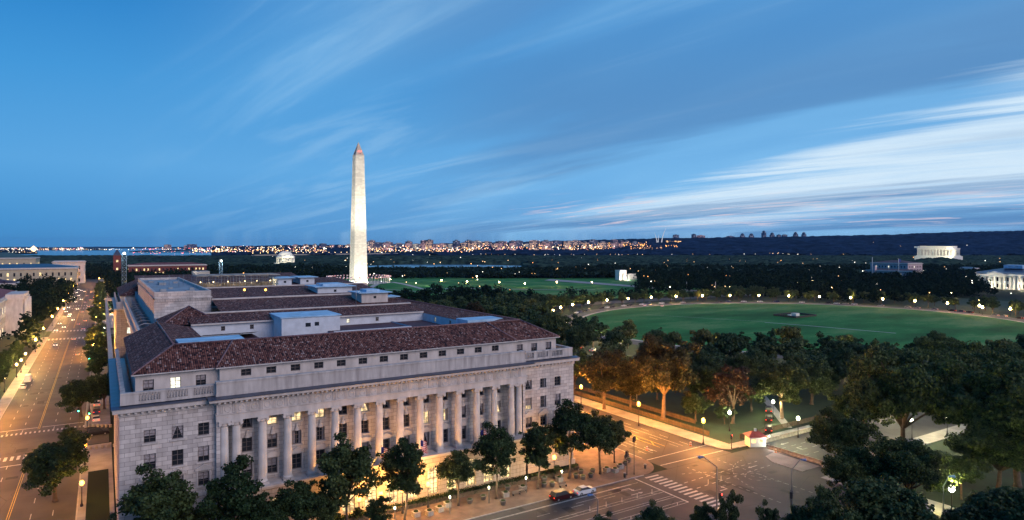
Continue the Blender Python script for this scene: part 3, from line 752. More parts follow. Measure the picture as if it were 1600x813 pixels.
for x in wingL+wingR:
    for j, (a, b_) in enumerate(ROWS):
        fo = window('y', BY, x-.85, x+.85, a, b_, lit=M_litwin if (x, j) in ((79.6, 1),) else None)
        m = MB(); m.box(x-1.15, x+1.15, BY-.2, BY-.003, a-.25, a-.01)
        if j == 2: pediment(m, x, BY, 12.62); m.box(x-1.12, x-.86, BY-.14, BY-.003, a-.01, 12.62); m.box(x+.86, x+1.12, BY-.14, BY-.003, a-.01, 12.62)
        m.build('surround' if j == 2 else 'sill', M_trim, fo)
for x in wingL+wingR: window('y', BY, x-.8, x+.8, 3.2, 6.4, curtain=False)
for y in ew[:1]:
    for a, b_ in ROWS: window('x', BX0, y-.85, y+.85, a, b_, curtain=False)
for a, b_, n_ in ((BX0, CX0, -1), (CX1, BX1, 1)):
    m = MB(); m.box(a-(.18 if n_ < 0 else 0), b_+(.18 if n_ > 0 else 0), BY-.2, BY-.004, 8.4, 8.9); OBb(m, 'string_course', M_trim)
    m = MB(); m.box(a-(.25 if n_ < 0 else 0), b_+(.25 if n_ > 0 else 0), BY-.3, BY-.004, 0, 1.2); OBb(m, 'plinth', M_trim)
# centre: rusticated ground floor with arches, porch floor, recessed wall
archs = bays
m = MB(); AX = 1.15; zs, zt = .9, 5.2
hl = [(x-AX, x+AX, zs, zt+AX) for x in archs]
wall_open(m, 'y', 117.9, CX0, CX1, 0, 8.5, hl, depth=.7)
for x in archs:    # spandrels turn each opening into an arch
    n_ = 10; pts = [(x+AX*math.cos(PI*k/n_), zt+AX*math.sin(PI*k/n_)) for k in range(n_+1)]
    for (a, b_), (c_, d_) in zip(pts, pts[1:]):
        m.face([(a, 117.9, b_), (c_, 117.9, d_), (c_, 117.9, zt+AX), (a, 117.9, zt+AX)]); m.face([(a, 117.9, b_), (c_, 117.9, d_), (c_, 118.6, d_), (a, 118.6, b_)])
m.box(CX0-.02, CX0+.5, 117.9, 120, 0, 8.5); m.box(CX1-.5, CX1+.02, 117.9, 120, 0, 8.5)
OBb(m, 'arcade_wall', M_rust)
for i, x in enumerate(archs):
    f = MB(); t = .1
    for u in (x-AX*.34, x+AX*.34): f.box(u-.05, u+.05, 118.42, 118.52, zs, zt+AX*.9)
    for z in (1.9, 2.9, 3.9, 4.9): f.box(x-AX, x+AX, 118.44, 118.5, z-.04, z+.04)
    for k in range(1, 8): a = PI*k/8; f.tube([(x, 118.47, zt), (x+AX*math.cos(a), 118.47, zt+AX*math.sin(a))], .035, 4)
    fo = f.build('arched_window', M_wood, OB); fo.location = (-47, -120, 0)
    p = MB(); p.face([(x-AX, 118.58, zs), (x+AX, 118.58, zs)]+[(x+AX*math.cos(PI*k/12), 118.58, zt+AX*math.sin(PI*k/12)) for k in range(13)])
    p.build('pane', M_glass if i in (0, 2) else M_litbase, fo)
m = MB(); m.box(CX0-.5, CX1+.5, 117.4, 121.9, 8.5, 8.8); m.box(CX0-.3, CX1+.3, 117.6, 118.4, 8.2, 8.497)
for x in cols_x+end_x: m.box(x-.95, x+.95, 118.3, 120.3, 8.8, 9.15)
OBb(m, 'porch_floor', M_trim)
m = MB(); hc = [(x-.85, x+.85, a, b_) for x in bays for a, b_ in ((18.2, 20.35), (14.0, 16.5), (9.5, 12.2))]
wall_open(m, 'y', 121.6, CX0+.6, CX1-.6, 8.8, 20.7, hc)
m.face([(CX0+.6, 119, 8.8), (CX0+.6, 121.6, 8.8), (CX0+.6, 121.6, 20.7), (CX0+.6, 119, 20.7)]); m.face([(CX1-.6, 119, 8.8), (CX1-.6, 121.6, 8.8), (CX1-.6, 121.6, 20.7), (CX1-.6, 119, 20.7)])
m.box(CX0-.0, CX0+.6, 118.9, 121.7, 8.8, 20.7); m.box(CX1-.6, CX1, 118.9, 121.7, 8.8, 20.7)
OBb(m, 'colonnade_wall', M_ash)
litset = {(1, 0), (9, 1), (3, 0), (2, 0), (5, 0), (8, 1), (12, 1)}
for i, x in enumerate(bays):
    for j, (a, b_) in enumerate(((18.2, 20.35), (14.0, 16.5), (9.5, 12.2))):
        fo = window('y', 121.6, x-.85, x+.85, a, b_, lit=M_litwin if (i, j) in litset else None)
        m = MB(); m.box(x-1.1, x+1.1, 121.35, 121.597, a-.25, a-.01)
        if j == 2: pediment(m, x, 121.6, 12.45, 1.3, arch=i % 2 == 1); m.box(x-1.1, x-.86, 121.4, 121.597, a-.01, 12.45); m.box(x+.86, x+1.1, 121.4, 121.597, a-.01, 12.45)
        m.build('surround' if j == 2 else 'sill', M_trim, fo)
        if j == 1: m = MB(); m.lathe([(.5, 16.56), (.5, 16.72), (.34, 16.75), (.42, 17.0), (.2, 17.28), (.24, 17.4), (.27, 17.58), (.2, 17.8), (.03, 17.88)], x, 121.5, 10); m.build('carved_bust', M_trim, fo)
# the columns
for x in cols_x+end_x:
    m = MB(); cy_ = 119.3
    m.lathe([(.86, 9.15), (.90, 9.3), (.84, 9.42), (.76, 9.5)], x, cy_, 20)
    pr = [(.74-.11*(t**1.6), 9.5+10.1*t) for t in [k/8 for k in range(9)]]
    m.lathe(pr, x, cy_, 40, flute=.075, caps=False, smooth=False)
    o = OBb(m, 'column', M_col)
    c = MB(); c.lathe([(.64, 19.6), (.66, 19.85), (.63, 19.9), (.86, 20.25)], x, cy_, 24); c.box(x-.92, x+.92, cy_-.92, cy_+.92, 20.25, 20.6)
    for sx in (-1, 1):
        for k in range(2): c.lathe([(.02, 0), (.02, 0)], 0, 0, 3) if False else None
        c.tube([(x+sx*.72, cy_-.9, 20.08), (x+sx*.72, cy_+.9, 20.08)], .26, 10)
    c.build('capital', M_trim, o)
# entablature with triglyphs and roundels
m = MB(); m.box(CX0-.1, CX1+.1, 118.45, 120.2, 20.6, 21.8); m.box(CX0-.02, CX1+.02, 118.5, 120.2, 21.8, 23.6)
m.box(CX0-.2, CX1+.2, 118.3, 120.2, 21.75, 21.9)
OBb(m, 'entablature', M_trim)
m = MB(); k = 0; x = CX0+.7
while x < CX1-.5:
    for dx in (-.24, 0, .24): m.box(x+dx-.085, x+dx+.085, 118.38, 118.499, 21.95, 23.3)
    m.box(x-.36, x+.36, 118.36, 118.499, 23.3, 23.5)
    xr = x+1.0625
    if xr < CX1-.9:
        n_ = 14
        for q in range(n_):
            a0, a1 = 2*PI*q/n_, 2*PI*(q+1)/n_
            P_ = lambda r, a, y: (xr+r*math.cos(a), y, 22.62+r*math.sin(a))
            m.face([P_(.40, a0, 118.42), P_(.40, a1, 118.42), P_(.56, a1, 118.42), P_(.56, a0, 118.42)]); m.face([P_(.56, a0, 118.42), P_(.56, a1, 118.42), P_(.58, a1, 118.499), P_(.58, a0, 118.499)]); m.face([P_(.40, a0, 118.42), P_(.40, a1, 118.42), P_(.38, a1, 118.499), P_(.38, a0, 118.499)])
        m.lathe([(.0, 0)], 0, 0, 3, caps=False) if False else None
    x += 2.125
OBb(m, 'frieze_carving', M_trim)
m = MB()
cornice_ring(m, CX0-.1, CX1+.1, 118.45, 122, [(0, 23.55), (.25, 23.7), (.3, 23.95), (1.15, 24.1), (1.2, 24.45), (1.35, 24.62)])
cornice_ring(m, BX0, BX1, BY, 380, [(0, 22.9), (.15, 23.0), (.2, 23.6), (.95, 23.75), (1.0, 24.3), (1.12, 24.45)])
for k in range(int((CX1-CX0)/.85)): x = CX0+.3+k*.85; m.box(x-.17, x+.17, 117.45, 118.1, 23.78, 24.02)
for a, b_ in ((BX0, CX0-.6), (CX1+.6, BX1)):
    k = a+.3
    while k < b_: m.box(k-.17, k+.17, BY-.8, BY-.1, 23.42, 23.68); k += .95
OBb(m, 'cornice', M_trim)
m = MB(); m.face([(CX0-1.45, 117.1, 24.66), (CX1+1.45, 117.1, 24.66), (CX1+1.45, 119.2, 24.86), (CX0-1.45, 119.2, 24.86)]); m.face([(CX0-1.46, 117.09, 24.56), (CX1+1.46, 117.09, 24.56), (CX1+1.46, 117.09, 24.67), (CX0-1.46, 117.09, 24.67)])
for a, b_ in ((BX0-1.15, CX0-1.46), (CX1+1.46, BX1+1.15)): m.face([(a, 118.85, 24.47), (b_, 118.85, 24.47), (b_, 120.6, 24.66), (a, 120.6, 24.66)])
m.face([(BX0-1.15, 118.85, 24.47), (BX0-1.15, 174, 24.47), (BX0+.35, 174, 24.6), (BX0+.35, 120.4, 24.6)])
m.face([(BX1+1.15, 118.85, 24.47), (BX1+1.15, 380, 24.47), (BX1-.35, 380, 24.6), (BX1-.35, 120.4, 24.6)])
m.face([(BX0+.6, 120.6, 24.7), (BX1-.6, 120.6, 24.7), (BX1-.6, 124, 24.7), (BX0+.6, 124, 24.7)]); m.face([(BX0+.6, 124.01, 24.7), (4.3, 124.01, 24.7), (4.3, 172, 24.7), (BX0+.6, 172, 24.7)])
OBb(m, 'cornice_flashing', M_lead)
# parapets
m = MB(); m.box(CX0, CX1, 118.9, 119.5, 24.8, 26.95); m.box(CX0-.1, CX1+.1, 118.78, 119.62, 26.95, 27.25); m.box(CX0-.08, CX1+.08, 118.8, 119.55, 24.8, 25.25)
m.box(CX0, CX0+.6, 119.55, 120.6, 24.8, 27.2); m.box(CX1-.6, CX1, 119.55, 120.6, 24.8, 27.2)
OBb(m, 'parapet', M_stain)
def balus(m, axis, c, u0, u1, zb, piers, n_per=7):
    def bx(u_0, u_1, o0, o1, z0, z1): (m.box(u_0, u_1, c+o0, c+o1, z0, z1) if axis == 'y' else m.box(c+o0, c+o1, u_0, u_1, z0, z1))
    bx(u0, u1, -.28, .28, zb, zb+.45); bx(u0, u1, -.33, .33, zb+1.65, zb+1.95)
    prev = u0
    for a, b_ in piers:
        bx(prev, a, -.26, .26, zb+.45, zb+1.65); prev = b_
        for k in range(n_per):
            u = a+(b_-a)*(k+.5)/n_per
            m.lathe([(.12, zb+.45), (.14, zb+.6), (.08, zb+.75), (.15, zb+1.05), (.09, zb+1.4), (.12, zb+1.65)], u if axis == 'y' else c, c if axis == 'y' else u, 6)
    bx(prev, u1, -.26, .26, zb+.45, zb+1.65)
m = MB(); balus(m, 'y', 120.5, BX0+.1, CX0, 24.75, [(x-1.5, x+1.5) for x in wingL]); OBb(m, 'balustrade', M_stain)
m = MB(); balus(m, 'y', 120.5, CX1, BX1-.1, 24.75, [(x-1.5, x+1.5) for x in wingR]); OBb(m, 'balustrade', M_stain)
m = MB(); balus(m, 'x', BX0+.5, 120.9, 174, 24.75, [(122.5+4.3*k, 125.5+4.3*k) for k in range(11)]); OBb(m, 'balustrade', M_stain)
m = MB(); balus(m, 'x', BX1-.5, 120.9, 260, 24.75, [(122.5+4.3*k, 125.5+4.3*k) for k in range(30)]); OBb(m, 'balustrade', M_stain)
# attic storey
m = MB(); 
hatt = [(x-.8, x+.8, 25.9, 27.9) for x in wingL+wingR]
wall_open(m, 'y', 123.6, 4.6, 17.2, 24.7, 29.0, [h for h in hatt if h[0] < 20]); wall_open(m, 'y', 123.6, 77.2, 89.6, 24.7, 29.0, [h for h in hatt if h[0] > 20])
bh = [(x-.85, x+.85, 27.2, 28.4) for x in bays]
wall_open(m, 'y', 122.4, 17.2, 77.2, 24.7, 29.2, bh); m.face([(17.2, 122.4, 24.7), (17.2, 123.6, 24.7), (17.2, 123.6, 29.2), (17.2, 122.4, 29.2)]); m.face([(77.2, 122.4, 24.7), (77.2, 123.6, 24.7), (77.2, 123.6, 29.2), (77.2, 122.4, 29.2)])
m.face([(4.6, 123.6, 24.7), (4.6, 172, 24.7), (4.6, 172, 29), (4.6, 123.6, 29)]); m.face([(89.6, 123.6, 24.7), (89.6, 380, 24.7), (89.6, 380, 29), (89.6, 123.6, 29)])
OBb(m, 'attic_wall', M_trim)
for x in wingL+wingR: window('y', 123.6, x-.8, x+.8, 25.9, 27.9, lit=M_litcool if x in (10.5,) else None)
for i, x in enumerate(bays): window('y', 122.4, x-.85, x+.85, 27.2, 28.4, curtain=False, rows=2, lit=None)
# tiled roofs : planes given by eave points and ridge points, UV in metres
def roofface(m, pts, u, org):
    """u: unit vector along the eave; v goes up the slope"""
    P3 = [Vector(p) for p in pts]; nrm = (P3[1]-P3[0]).cross(P3[2]-P3[0]).normalized(); uu = Vector(u).normalized(); vv = nrm.cross(uu).normalized(); o = Vector(org)
    m.face(pts, 0, [((p-o).dot(uu), (p-o).dot(vv)) for p in P3])
ZR = 32.6
m = MB(); ex0, ex1, ey = 4.1, 90.1, 122.9; rx0, rx1, ry = 10.7, 83.4, 129.4; iy = 136
roofface(m, [(ex0, ey, 29), (17.0, ey, 29), (20.6, ry, ZR), (rx0, ry, ZR)], (1, 0, 0), (ex0, ey, 29))
roofface(m, [(77.4, ey, 29), (ex1, ey, 29), (rx1, ry, ZR), (74, ry, ZR)], (1, 0, 0), (ex0, ey, 29))
roofface(m, [(16.6, ey-1.1, 29.15), (77.8, ey-1.1, 29.15), (74, ry, ZR+.05), (20.4, ry, ZR+.05)], (1, 0, 0), (ex0, ey, 29))
m.face([(16.6, ey-1.1, 29.15), (20.4, ry, ZR+.05), (20.4, ry, ZR-.2), (16.8, ey, 28.95)]); m.face([(77.8, ey-1.1, 29.15), (74, ry, ZR+.05), (74, ry, ZR-.2), (77.6, ey, 28.95)])
roofface(m, [(rx0, ry, ZR), (rx1, ry, ZR), (76, iy, 31.2), (17.5, iy, 31.2)], (1, 0, 0), (rx0, ry, ZR))
roofface(m, [(ex0, ey, 29), (rx0, ry, ZR), (rx0, 172, ZR), (ex0, 174, 29)], (0, 1, 0), (ex0, ey, 29))
roofface(m, [(rx0, ry, ZR), (17.5, iy, 31.2), (17.5, 169, 31.2), (rx0, 172, ZR)], (0, 1, 0), (rx0, ry, ZR))
roofface(m, [(ex1, ey, 29), (ex1, 380, 29), (rx1-.0, 380, ZR), (rx1, ry, ZR)], (0, 1, 0), (ex1, ey, 29))
roofface(m, [(rx1, ry, ZR), (rx1, 380, ZR), (76.4, 380, 31.3), (76.4, iy, 31.3)], (0, 1, 0), (rx1, ry, ZR))
# cross ranges behind
roofface(m, [(17.5, 168.6, 31.75), (76.4, 168.6, 31.75), (76.4, 177, 33.3), (17.5, 177, 33.3)], (1, 0, 0), (17, 168, 31))
roofface(m, [(25.6, 178.2, 33.0), (76.4, 178.2, 33.0), (76.4, 196, 35.2), (25.6, 196, 35.2)], (1, 0, 0), (17, 178, 31))
roofface(m, [(25.6, 197, 34.6), (78, 197, 34.6), (78, 224, 36.8), (25.6, 224, 36.8)], (1, 0, 0), (17, 197, 31))
roofface(m, [(54, 225, 35.8), (80, 225, 35.8), (80, 262, 37.6), (54, 262, 37.6)], (1, 0, 0), (17, 197, 31))
roofface(m, [(12, 290, 33), (80, 290, 33), (80, 335, 37), (12, 335, 37)], (1, 0, 0), (17, 197, 31))
# pyramid by the east range
a = [(11.5, 172, 31.5), (24.5, 172, 31.5), (24.5, 188, 31.5), (11.5, 188, 31.5)]; ap = (18.2, 180, 35.2)
for i in range(4): q = a[(i+1) % 4]; roofface(m, [a[i], q, ap], (q[0]-a[i][0], q[1]-a[i][1], 0), a[i])
OBb(m, 'tiled_roof', M_tile)
# ridges, hips and the pale parapet strips between the ranges
m = MB(); 
for p in ([(ex0, ey, 29.05), (rx0, ry, ZR+.08)], [(rx0, ry, ZR+.08), (rx1, ry, ZR+.08)], [(rx1, ry, ZR+.08), (ex1, ey, 29.05)], [(rx0, ry, ZR+.08), (rx0, 172, ZR+.08)], [(rx1, ry, ZR+.08), (rx1, 380, ZR+.08)], [(16.6, ey-1.1, 29.2), (20.4, ry, ZR+.12)], [(77.8, ey-1.1, 29.2), (74, ry, ZR+.12)], [a[0], ap], [a[1], ap]):
    m.tube(p, .17, 6)
M_ridge = pm('ridge tiles', (.16, .09, .10), .5, 3, .6)
OBb(m, 'roof_ridges', M_ridge)
m = MB()
for bb in ((4.0, 16.45, ey-.12, ey+.02, 28.82, 28.99), (78.0, 90.2, ey-.12, ey+.02, 28.82, 28.99), (16.5, 77.9, ey-1.25, ey-1.1, 28.95, 29.13), (17.5, 76.3, 168.2, 168.58, 31.45, 31.8)): OBb(MB().box(*bb), 'gutter', M_trim)
for bb in ((17.5, 76.3, 177.1, 177.9, 32.6, 33.6), (25.6, 76.3, 196.1, 196.8, 34.6, 35.6), (25.6, 80, 224.1, 224.9, 35.6, 37.1)): OBb(MB().box(*bb), 'fire_wall', M_trim)
# court walls
m = MB(); hw = [(x-.45, x+.45, 29.8, 30.9) for x in (24.5, 31, 55, 63)]
wall_open(m, 'y', 169, 17.5, 76.4, 12, 31.65, hw, depth=.2)
hw2 = [(y-.5, y+.5, 29.5, 30.8) for y in (146, 152, 161)]
wall_open(m, 'x', 76.4, 136, 169, 12, 31.25, hw2, depth=.2); wall_open(m, 'x', 17.5, 136, 169, 12, 31.25, [], depth=.2, inward=-1); wall_open(m, 'y', 136, 17.5, 76.4, 12, 31.2, [], inward=-1)
OBb(m, 'court_wall', M_render)
for (x, l) in ((24.5, None), (31, None), (55, M_litcool), (63, M_glass)): window('y', 169, x-.45, x+.45, 29.8, 30.9, lit=l, depth=.2, curtain=False, rows=2)
for y, l in ((146, M_litcool), (152, M_glass), (161, M_litcool)): window('x', 76.4, y-.5, y+.5, 29.5, 30.8, lit=l, depth=.2, curtain=False, rows=2)
# inner block in the court
m = MB(); hl = [(x-.45, x+.45, 27.9, 28.9) for x in (53.5, 58.6, 61.3, 64)]
wall_open(m, 'y', 155, 47, 67, 12, 29.6, hl, depth=.2); m.face([(67, 155, 12), (67, 168.9, 12), (67, 168.9, 29.6), (67, 155, 29.6)]); m.box(47, 67, 155.003, 155.4, 29.0, 29.62)
OBb(m, 'inner_block', M_render)
for x in (53.5, 58.6, 61.3, 64): window('y', 155, x-.45, x+.45, 27.9, 28.9, lit=M_litcool, depth=.2, curtain=False, rows=2)
m = MB(); m.face([(47, 155.4, 29.2), (76.3, 155.4, 29.2), (76.3, 168.9, 29.25), (47, 168.9, 29.25)]); OBb(m, 'membrane_roof', M_maroon); m = MB(); m.face([(18, 150, 31.4), (29, 150, 31.4), (29, 158, 30.2), (18, 158, 30.2)]); m.box(18, 29, 150, 158, 28, 30.1)
OBb(m, 'membrane_roof', M_maroon)
m = MB(); m.box(36, 50, 160, 172, 20, 32.9); o = OBb(m, 'rooftop_box', M_render, 'pale box with a blue metal lid and two dark vents rising beside the court')
c = MB(); c.box(35.7, 50.3, 159.7, 172.3, 32.9, 33.15); c.build('metal_lid', M_bluecap, o)
c = MB(); c.box(41.6, 42.8, 159.9, 160.02, 30.6, 31.5); c.box(43.8, 44.8, 159.9, 160.02, 30.7, 31.6); c.build('vents', M_glass, o)
m = MB(); m.box(11.5, 22.5, 129.8, 135.5, 31.5, 32.85); OBb(m, 'metal_roof_platform', M_bluecap); OBb(MB().box(73, 84.5, 136, 142, 31, 32.5), 'metal_roof_platform', M_bluecap)
for (x0, x1, y0, y1, z0, z1) in ((57, 68, 205, 216, 33, 37.2), (63.5, 71.5, 183, 192, 32, 36.4), (52, 56.5, 236, 246, 34, 38.8), (60, 65, 238, 248, 34, 38.8), (72, 76, 188, 206, 32, 34.6)):
    m = MB(); m.box(x0, x1, y0, y1, z0, z1); m.box((x0+x1)/2-.4, (x0+x1)/2+.4, y0-.03, y0-.002, z1-1.6, z1-.9, 1)
    o = OBb(m, 'roof_dormer', [M_render if z1 != 36.4 else M_trim, M_glass])
    c = MB(); c.box(x0-1.1, x1+1.1, y0-1.0, y1+.5, z1, z1+.22); c.box(x0+2, x1-2, y0+1.5, y1-2, z1+.22, z1+.9) if x1-x0 > 6 else None; c.build('metal_lid', M_bluecap, o)
# the raised block with a flat roof
m = MB(); m.box(11.6, 25.4, 196, 286, 20, 37); m.box(11.35, 25.65, 195.75, 196.2, 35.9, 36.3); m.box(11.35, 11.7, 195.75, 286, 35.9, 36.3)
m.box(11.6, 25.4, 195.95, 196.5, 37, 37.9); m.box(11.55, 12.1, 196.5, 286, 37, 37.9); m.box(24.9, 25.45, 196.5, 286, 37, 37.9); m.box(11.6, 25.4, 285.5, 286, 37, 37.9)
k = 12
while k < 25.3: m.box(k-.12, k+.12, 195.7, 195.94, 35.2, 35.9); k += .6
o = OBb(m, 'raised_block', M_ash)
c = MB(); c.face([(12.1, 196.5, 37.1), (24.9, 196.5, 37.1), (24.9, 285.5, 37.1), (12.1, 285.5, 37.1)]); c.build('flat_roof', M_flat, o)
for (x, y, w, l, h) in ((14, 210, 1.5, 3, .8), (17, 222, 1.2, 2.4, .5), (20, 205, 2.4, 2.0, .5), (16, 245, 2, 8, .9), (21, 255, 1.4, 3, .7), (14, 265, 1.5, 6, .6), (22, 215, 1.2, 1.6, .6)): MB().box(x, x+w, y, y+l, 37.12, 37.1+h).build('roof_vent', M_galv, o)
for x, y in ((17, 240), (19, 246), (21, 236), (23, 244)): MB().tube([(x, y, 37.1), (x, y, 40.2)], .06, 5).build('mast', M_galv, o)
m = MB(); m.box(7.4, 8.0, 176, 310, 24, 29.3); m.box(8.0, 11.6, 176, 310, 23, 24.5); 
for k in range(14): m.tube([(8.0, 180+k*9, 29), (9.5, 180+k*9, 29.6), (11.4, 180+k*9, 29.3)], .1, 5)
OBb(m, 'side_parapet', M_trim)
# far corner pavilion of the east side
m = MB(); hp = [(x-.6, x+.6, a, b_) for x in (9.3,) for a, b_ in ROWS]
wall_open(m, 'y', 312, 5, 14, 0, 24.2, hp); wall_open(m, 'x', 5, 312, 380, 0, 24.2, []); OBb(m, 'far_pavilion', M_rust)
for a, b_ in ROWS: window('y', 312, 8.3, 10.2, a, b_, lit=M_litcool, curtain=False)
m = MB(); cornice_ring(m, 5, 14, 312, 380, [(0, 23.6), (.9, 23.9), (1.0, 24.5), (0, 24.6)]); m.box(5, 14, 312, 312.5, 24.5, 27.2); m.box(5, 5.5, 312.5, 380, 24.5, 27.2); m.box(6.5, 20, 315, 375, 24.5, 29.5); OBb(m, 'far_parapet', M_trim)
m = MB(); q = [(6, 314, 29.5), (24, 314, 29.5), (24, 376, 29.5), (6, 376, 29.5)]; t0, t1 = (15, 324, 34.5), (15, 366, 34.5)
roofface(m, [q[0], q[1], t0], (1, 0, 0), q[0]); roofface(m, [q[0], t0, t1, q[3]], (0, 1, 0), q[0]); roofface(m, [q[1], q[2], t1, t0], (0, 1, 0), q[1]); OBb(m, 'far_tiled_roof', M_tile)
m = MB(); m.box(11.7, 88, 178, 379, 20, 31); m.box(12, 80, 226, 289, 31, 33.5); OBb(m, 'roof_deck', M_flat)
# scaffold hall with lamps on the roof
SC = empty('scaffold', (40, 246, 33.6), 0, 'lamp lit scaffold frame with clear panels standing on the purple tiled roof', 'scaffold')
m = MB()
for k in range(15):
    x = -13.5+k*1.93
    for y in (-6, 0, 6): m.tube([(x, y, 0), (x, y, 6.2)], .07, 4)
    m.tube([(x, -6, 6.2), (x, 6, 6.2)], .06, 4)
for z in (.8, 2.4, 4, 5.2, 6.2):
    for y in (-6, 6): m.tube([(-13.6, y, z), (13.6, y, z)], .06, 4)
m.build('frame', M_galv, SC)
m = MB(); 
for k in range(7): m.box(-13.3+k*3.86, -9.8+k*3.86, -6.3, 6.3, 6.3, 6.55)
m.box(-13.5, 13.5, -5.5, 5.5, 0, .2); m.box(-13.4, 13.4, 5.6, 5.7, 1.2, 3.6); m.build('deck', pm('site boards', (.30, .26, .22), .4, .6), SC)
for i, (x, c_) in enumerate(((-12, 0), (-8, 1), (-3.5, 1), (2, 0), (6, 1), (10.5, 1))):
    b_ = MB(); b_.sphere((x, -4.5, 4.3), .16, 8, 5); lo = b_.build('work_lamp', M_warm, SC); lamp_child('bulb_light', lo, (x, -4.5, 4.0), 260, (1, .75, .4))
LBL = {'roof': 0}
def roof_lamp(px, py, z, lab):
    d = (H-z)*F/(py-385); x, y = PD(px, d)
    o = empty('roof_lamp', (x, y, z-1.8), 0, lab, 'lamp')
    MB().tube([(0, 0, -.3), (0, 0, 1.6)], .06, 6).build('post', M_black, o); MB().sphere((0, 0, 1.8), .3, 10, 6).build('globe', M_orange, o)
    lamp_child('lamp_light', o, (0, 0, 1.8), 2500, (1, .5, .12))
roof_lamp(382, 453, 37.4, 'bright orange lamp on the roof slope in front of the scaffold, left one'); roof_lamp(415, 453, 37.4, 'smaller orange lamp on the roof slope right of the brightest roof lamp')
# flag poles and flags on the front
def cloth(w, h, mats, stripes=0, seed=0):
    """hanging flag, one mesh; stripes red and white with a blue field"""
    m = MB(); n_, k_ = 13, 12; r = random.Random(seed)
    ph = r.random()*6
    def pt(i, j): u, v = i/k_, j/n_; return (w*u*(.75), .16*math.sin(u*9+ph+v*1.5)*u**.3, -h*v-.28*u*u*h*.6)
    for j in range(n_):
        for i in range(k_):
            if stripes == 'us': mi = 2 if (j < 7 and i < 5) else (j % 2)
            else: mi = 0 if j < n_/2 else 1
            m.face([pt(i, j), pt(i+1, j), pt(i+1, j+1), pt(i, j+1)], mi)
    return m
F_r, F_w, F_b = paint('flag red', (.45, .03, .04)), paint('flag white', (.7, .7, .7)), paint('flag blue', (.02, .03, .20))
for i, (x, lab) in enumerate(((cols_x[5]+2.1, 'national flag on a leaning pole above the arcade ledge, leftmost of three'), (cols_x[7]+1.5, 'national flag on a leaning pole above the arcade ledge, middle of three'), (cols_x[10]+2, 'national flag on a leaning pole above the arcade ledge, rightmost of three'))):
    o = empty('flag', (x, 117.45, 8.9), 0, lab, 'flag', 'flags on the front of the office building')
    MB().tube([(0, 0, 0), (.9, -2.6, 4.2)], [.07, .04], 6).build('pole', M_white, o)
    MB().sphere((.9, -2.6, 4.28), .12, 8, 5).build('finial', M_yel, o)
    c = cloth(1.6, 2.2, None, 'us', i).build('cloth', [F_r, F_w, F_b], o); c.location = (.88, -2.5, 4.05); c.rotation_euler = (0, 0, -.3)
fp = empty('flagpole', PD(482.5, 195)+(31,), 0, 'thin bare white mast standing on the roof near the court corner', 'flagpole'); 
fp.location = (59.5, 176, 32); MB().tube([(0, 0, 0), (0, 0, 7.5)], .08, 6).build('mast', M_galv, fp)
#==PART3==
# ================================================================== the obelisk and its flags
OBK = empty('obelisk', (MX, MY, 6.2), math.radians(2), 'tall floodlit white marble obelisk with a pointed top standing on the green mound', 'monument')
bw, tw = 8.4, 5.25
m = MB(); lv = 30; prev = None
for k in range(lv+1):
    t = k/lv; w = bw+(tw-bw)*t; z = 152.4*t; r_ = [(-w, -w, z), (w, -w, z), (w, w, z), (-w, w, z)]
    if prev:
        for i in range(4): m.face([prev[i], prev[(i+1) % 4], r_[(i+1) % 4], r_[i]])
    prev = r_
m.build('shaft', M_mon, OBK)
m = MB(); ap = (0, 0, 169.2)
for i in range(4): m.face([prev[i], prev[(i+1) % 4], ap])
py_ = m.build('pyramidion', pm('pyramidion marble', (.50, .42, .34), .1, .4), OBK)
m = MB()
for s in (-1.2, .5):
    m.box(s, s+.75, -tw-.02+.55, -tw+.9, 154.2, 155.3); m.box(-tw-.02+.55, -tw+.9, s, s+.75, 154.2, 155.3)
m.build('viewing_windows', M_glass, py_)
for s in (-1.6, 1.6):
    b_ = MB().sphere((s, -tw+.1, 157.2), .28, 8, 5); b_.build('warning_lamp', M_rl, py_)
m = MB(); m.box(-bw-1, bw+1, -bw-1, bw+1, -.3, .35); m.build('plinth', M_white, OBK)
sheet_ = MB(); n_ = 64
for i in range(n_): a0, a1 = 2*PI*i/n_, 2*PI*(i+1)/n_; sheet_.face([(MX, MY, 6.36), (MX+39*math.cos(a0), MY+39*math.sin(a0), 6.36), (MX+39*math.cos(a1), MY+39*math.sin(a1), 6.36)])
sheet_.build('plaza', M_side, kind='structure')
def flood(loc, aim, energy, spot, lab, col=(1, .91, .68)):
    o = empty('floodlight', loc, 0, lab, 'floodlight', 'floodlights round the obelisk')
    MB().box(-.5, .5, -.4, .4, 0, .5).box(-.6, .6, -.15, .15, .5, 1.3).build('housing', M_black, o)
    v = Vector(aim)-Vector(loc)-Vector((0, 0, 2))
    lamp_child('flood_beam', o, (0, 0, 2.0), energy, col, .6, 'SPOT', spot, v)
for i, (dx, dy, nm) in enumerate(((-52, -92, 'facing the road side'), (92, -30, 'facing the park side'), (-105, 8, 'facing the river avenue side'), (60, -105, 'facing the oval lawn side'))):
    x, y = MX+dx, MY+dy
    flood((x, y, gh(x, y)+.1), (MX, MY, 45), 225000, math.radians(62), 'low black floodlight on the mound, wide beam, '+nm)
    flood((x+2, y+2, gh(x, y)+.1), (MX, MY, 128), 560000, math.radians(38), 'low black floodlight on the mound, high beam, '+nm)
FL = None
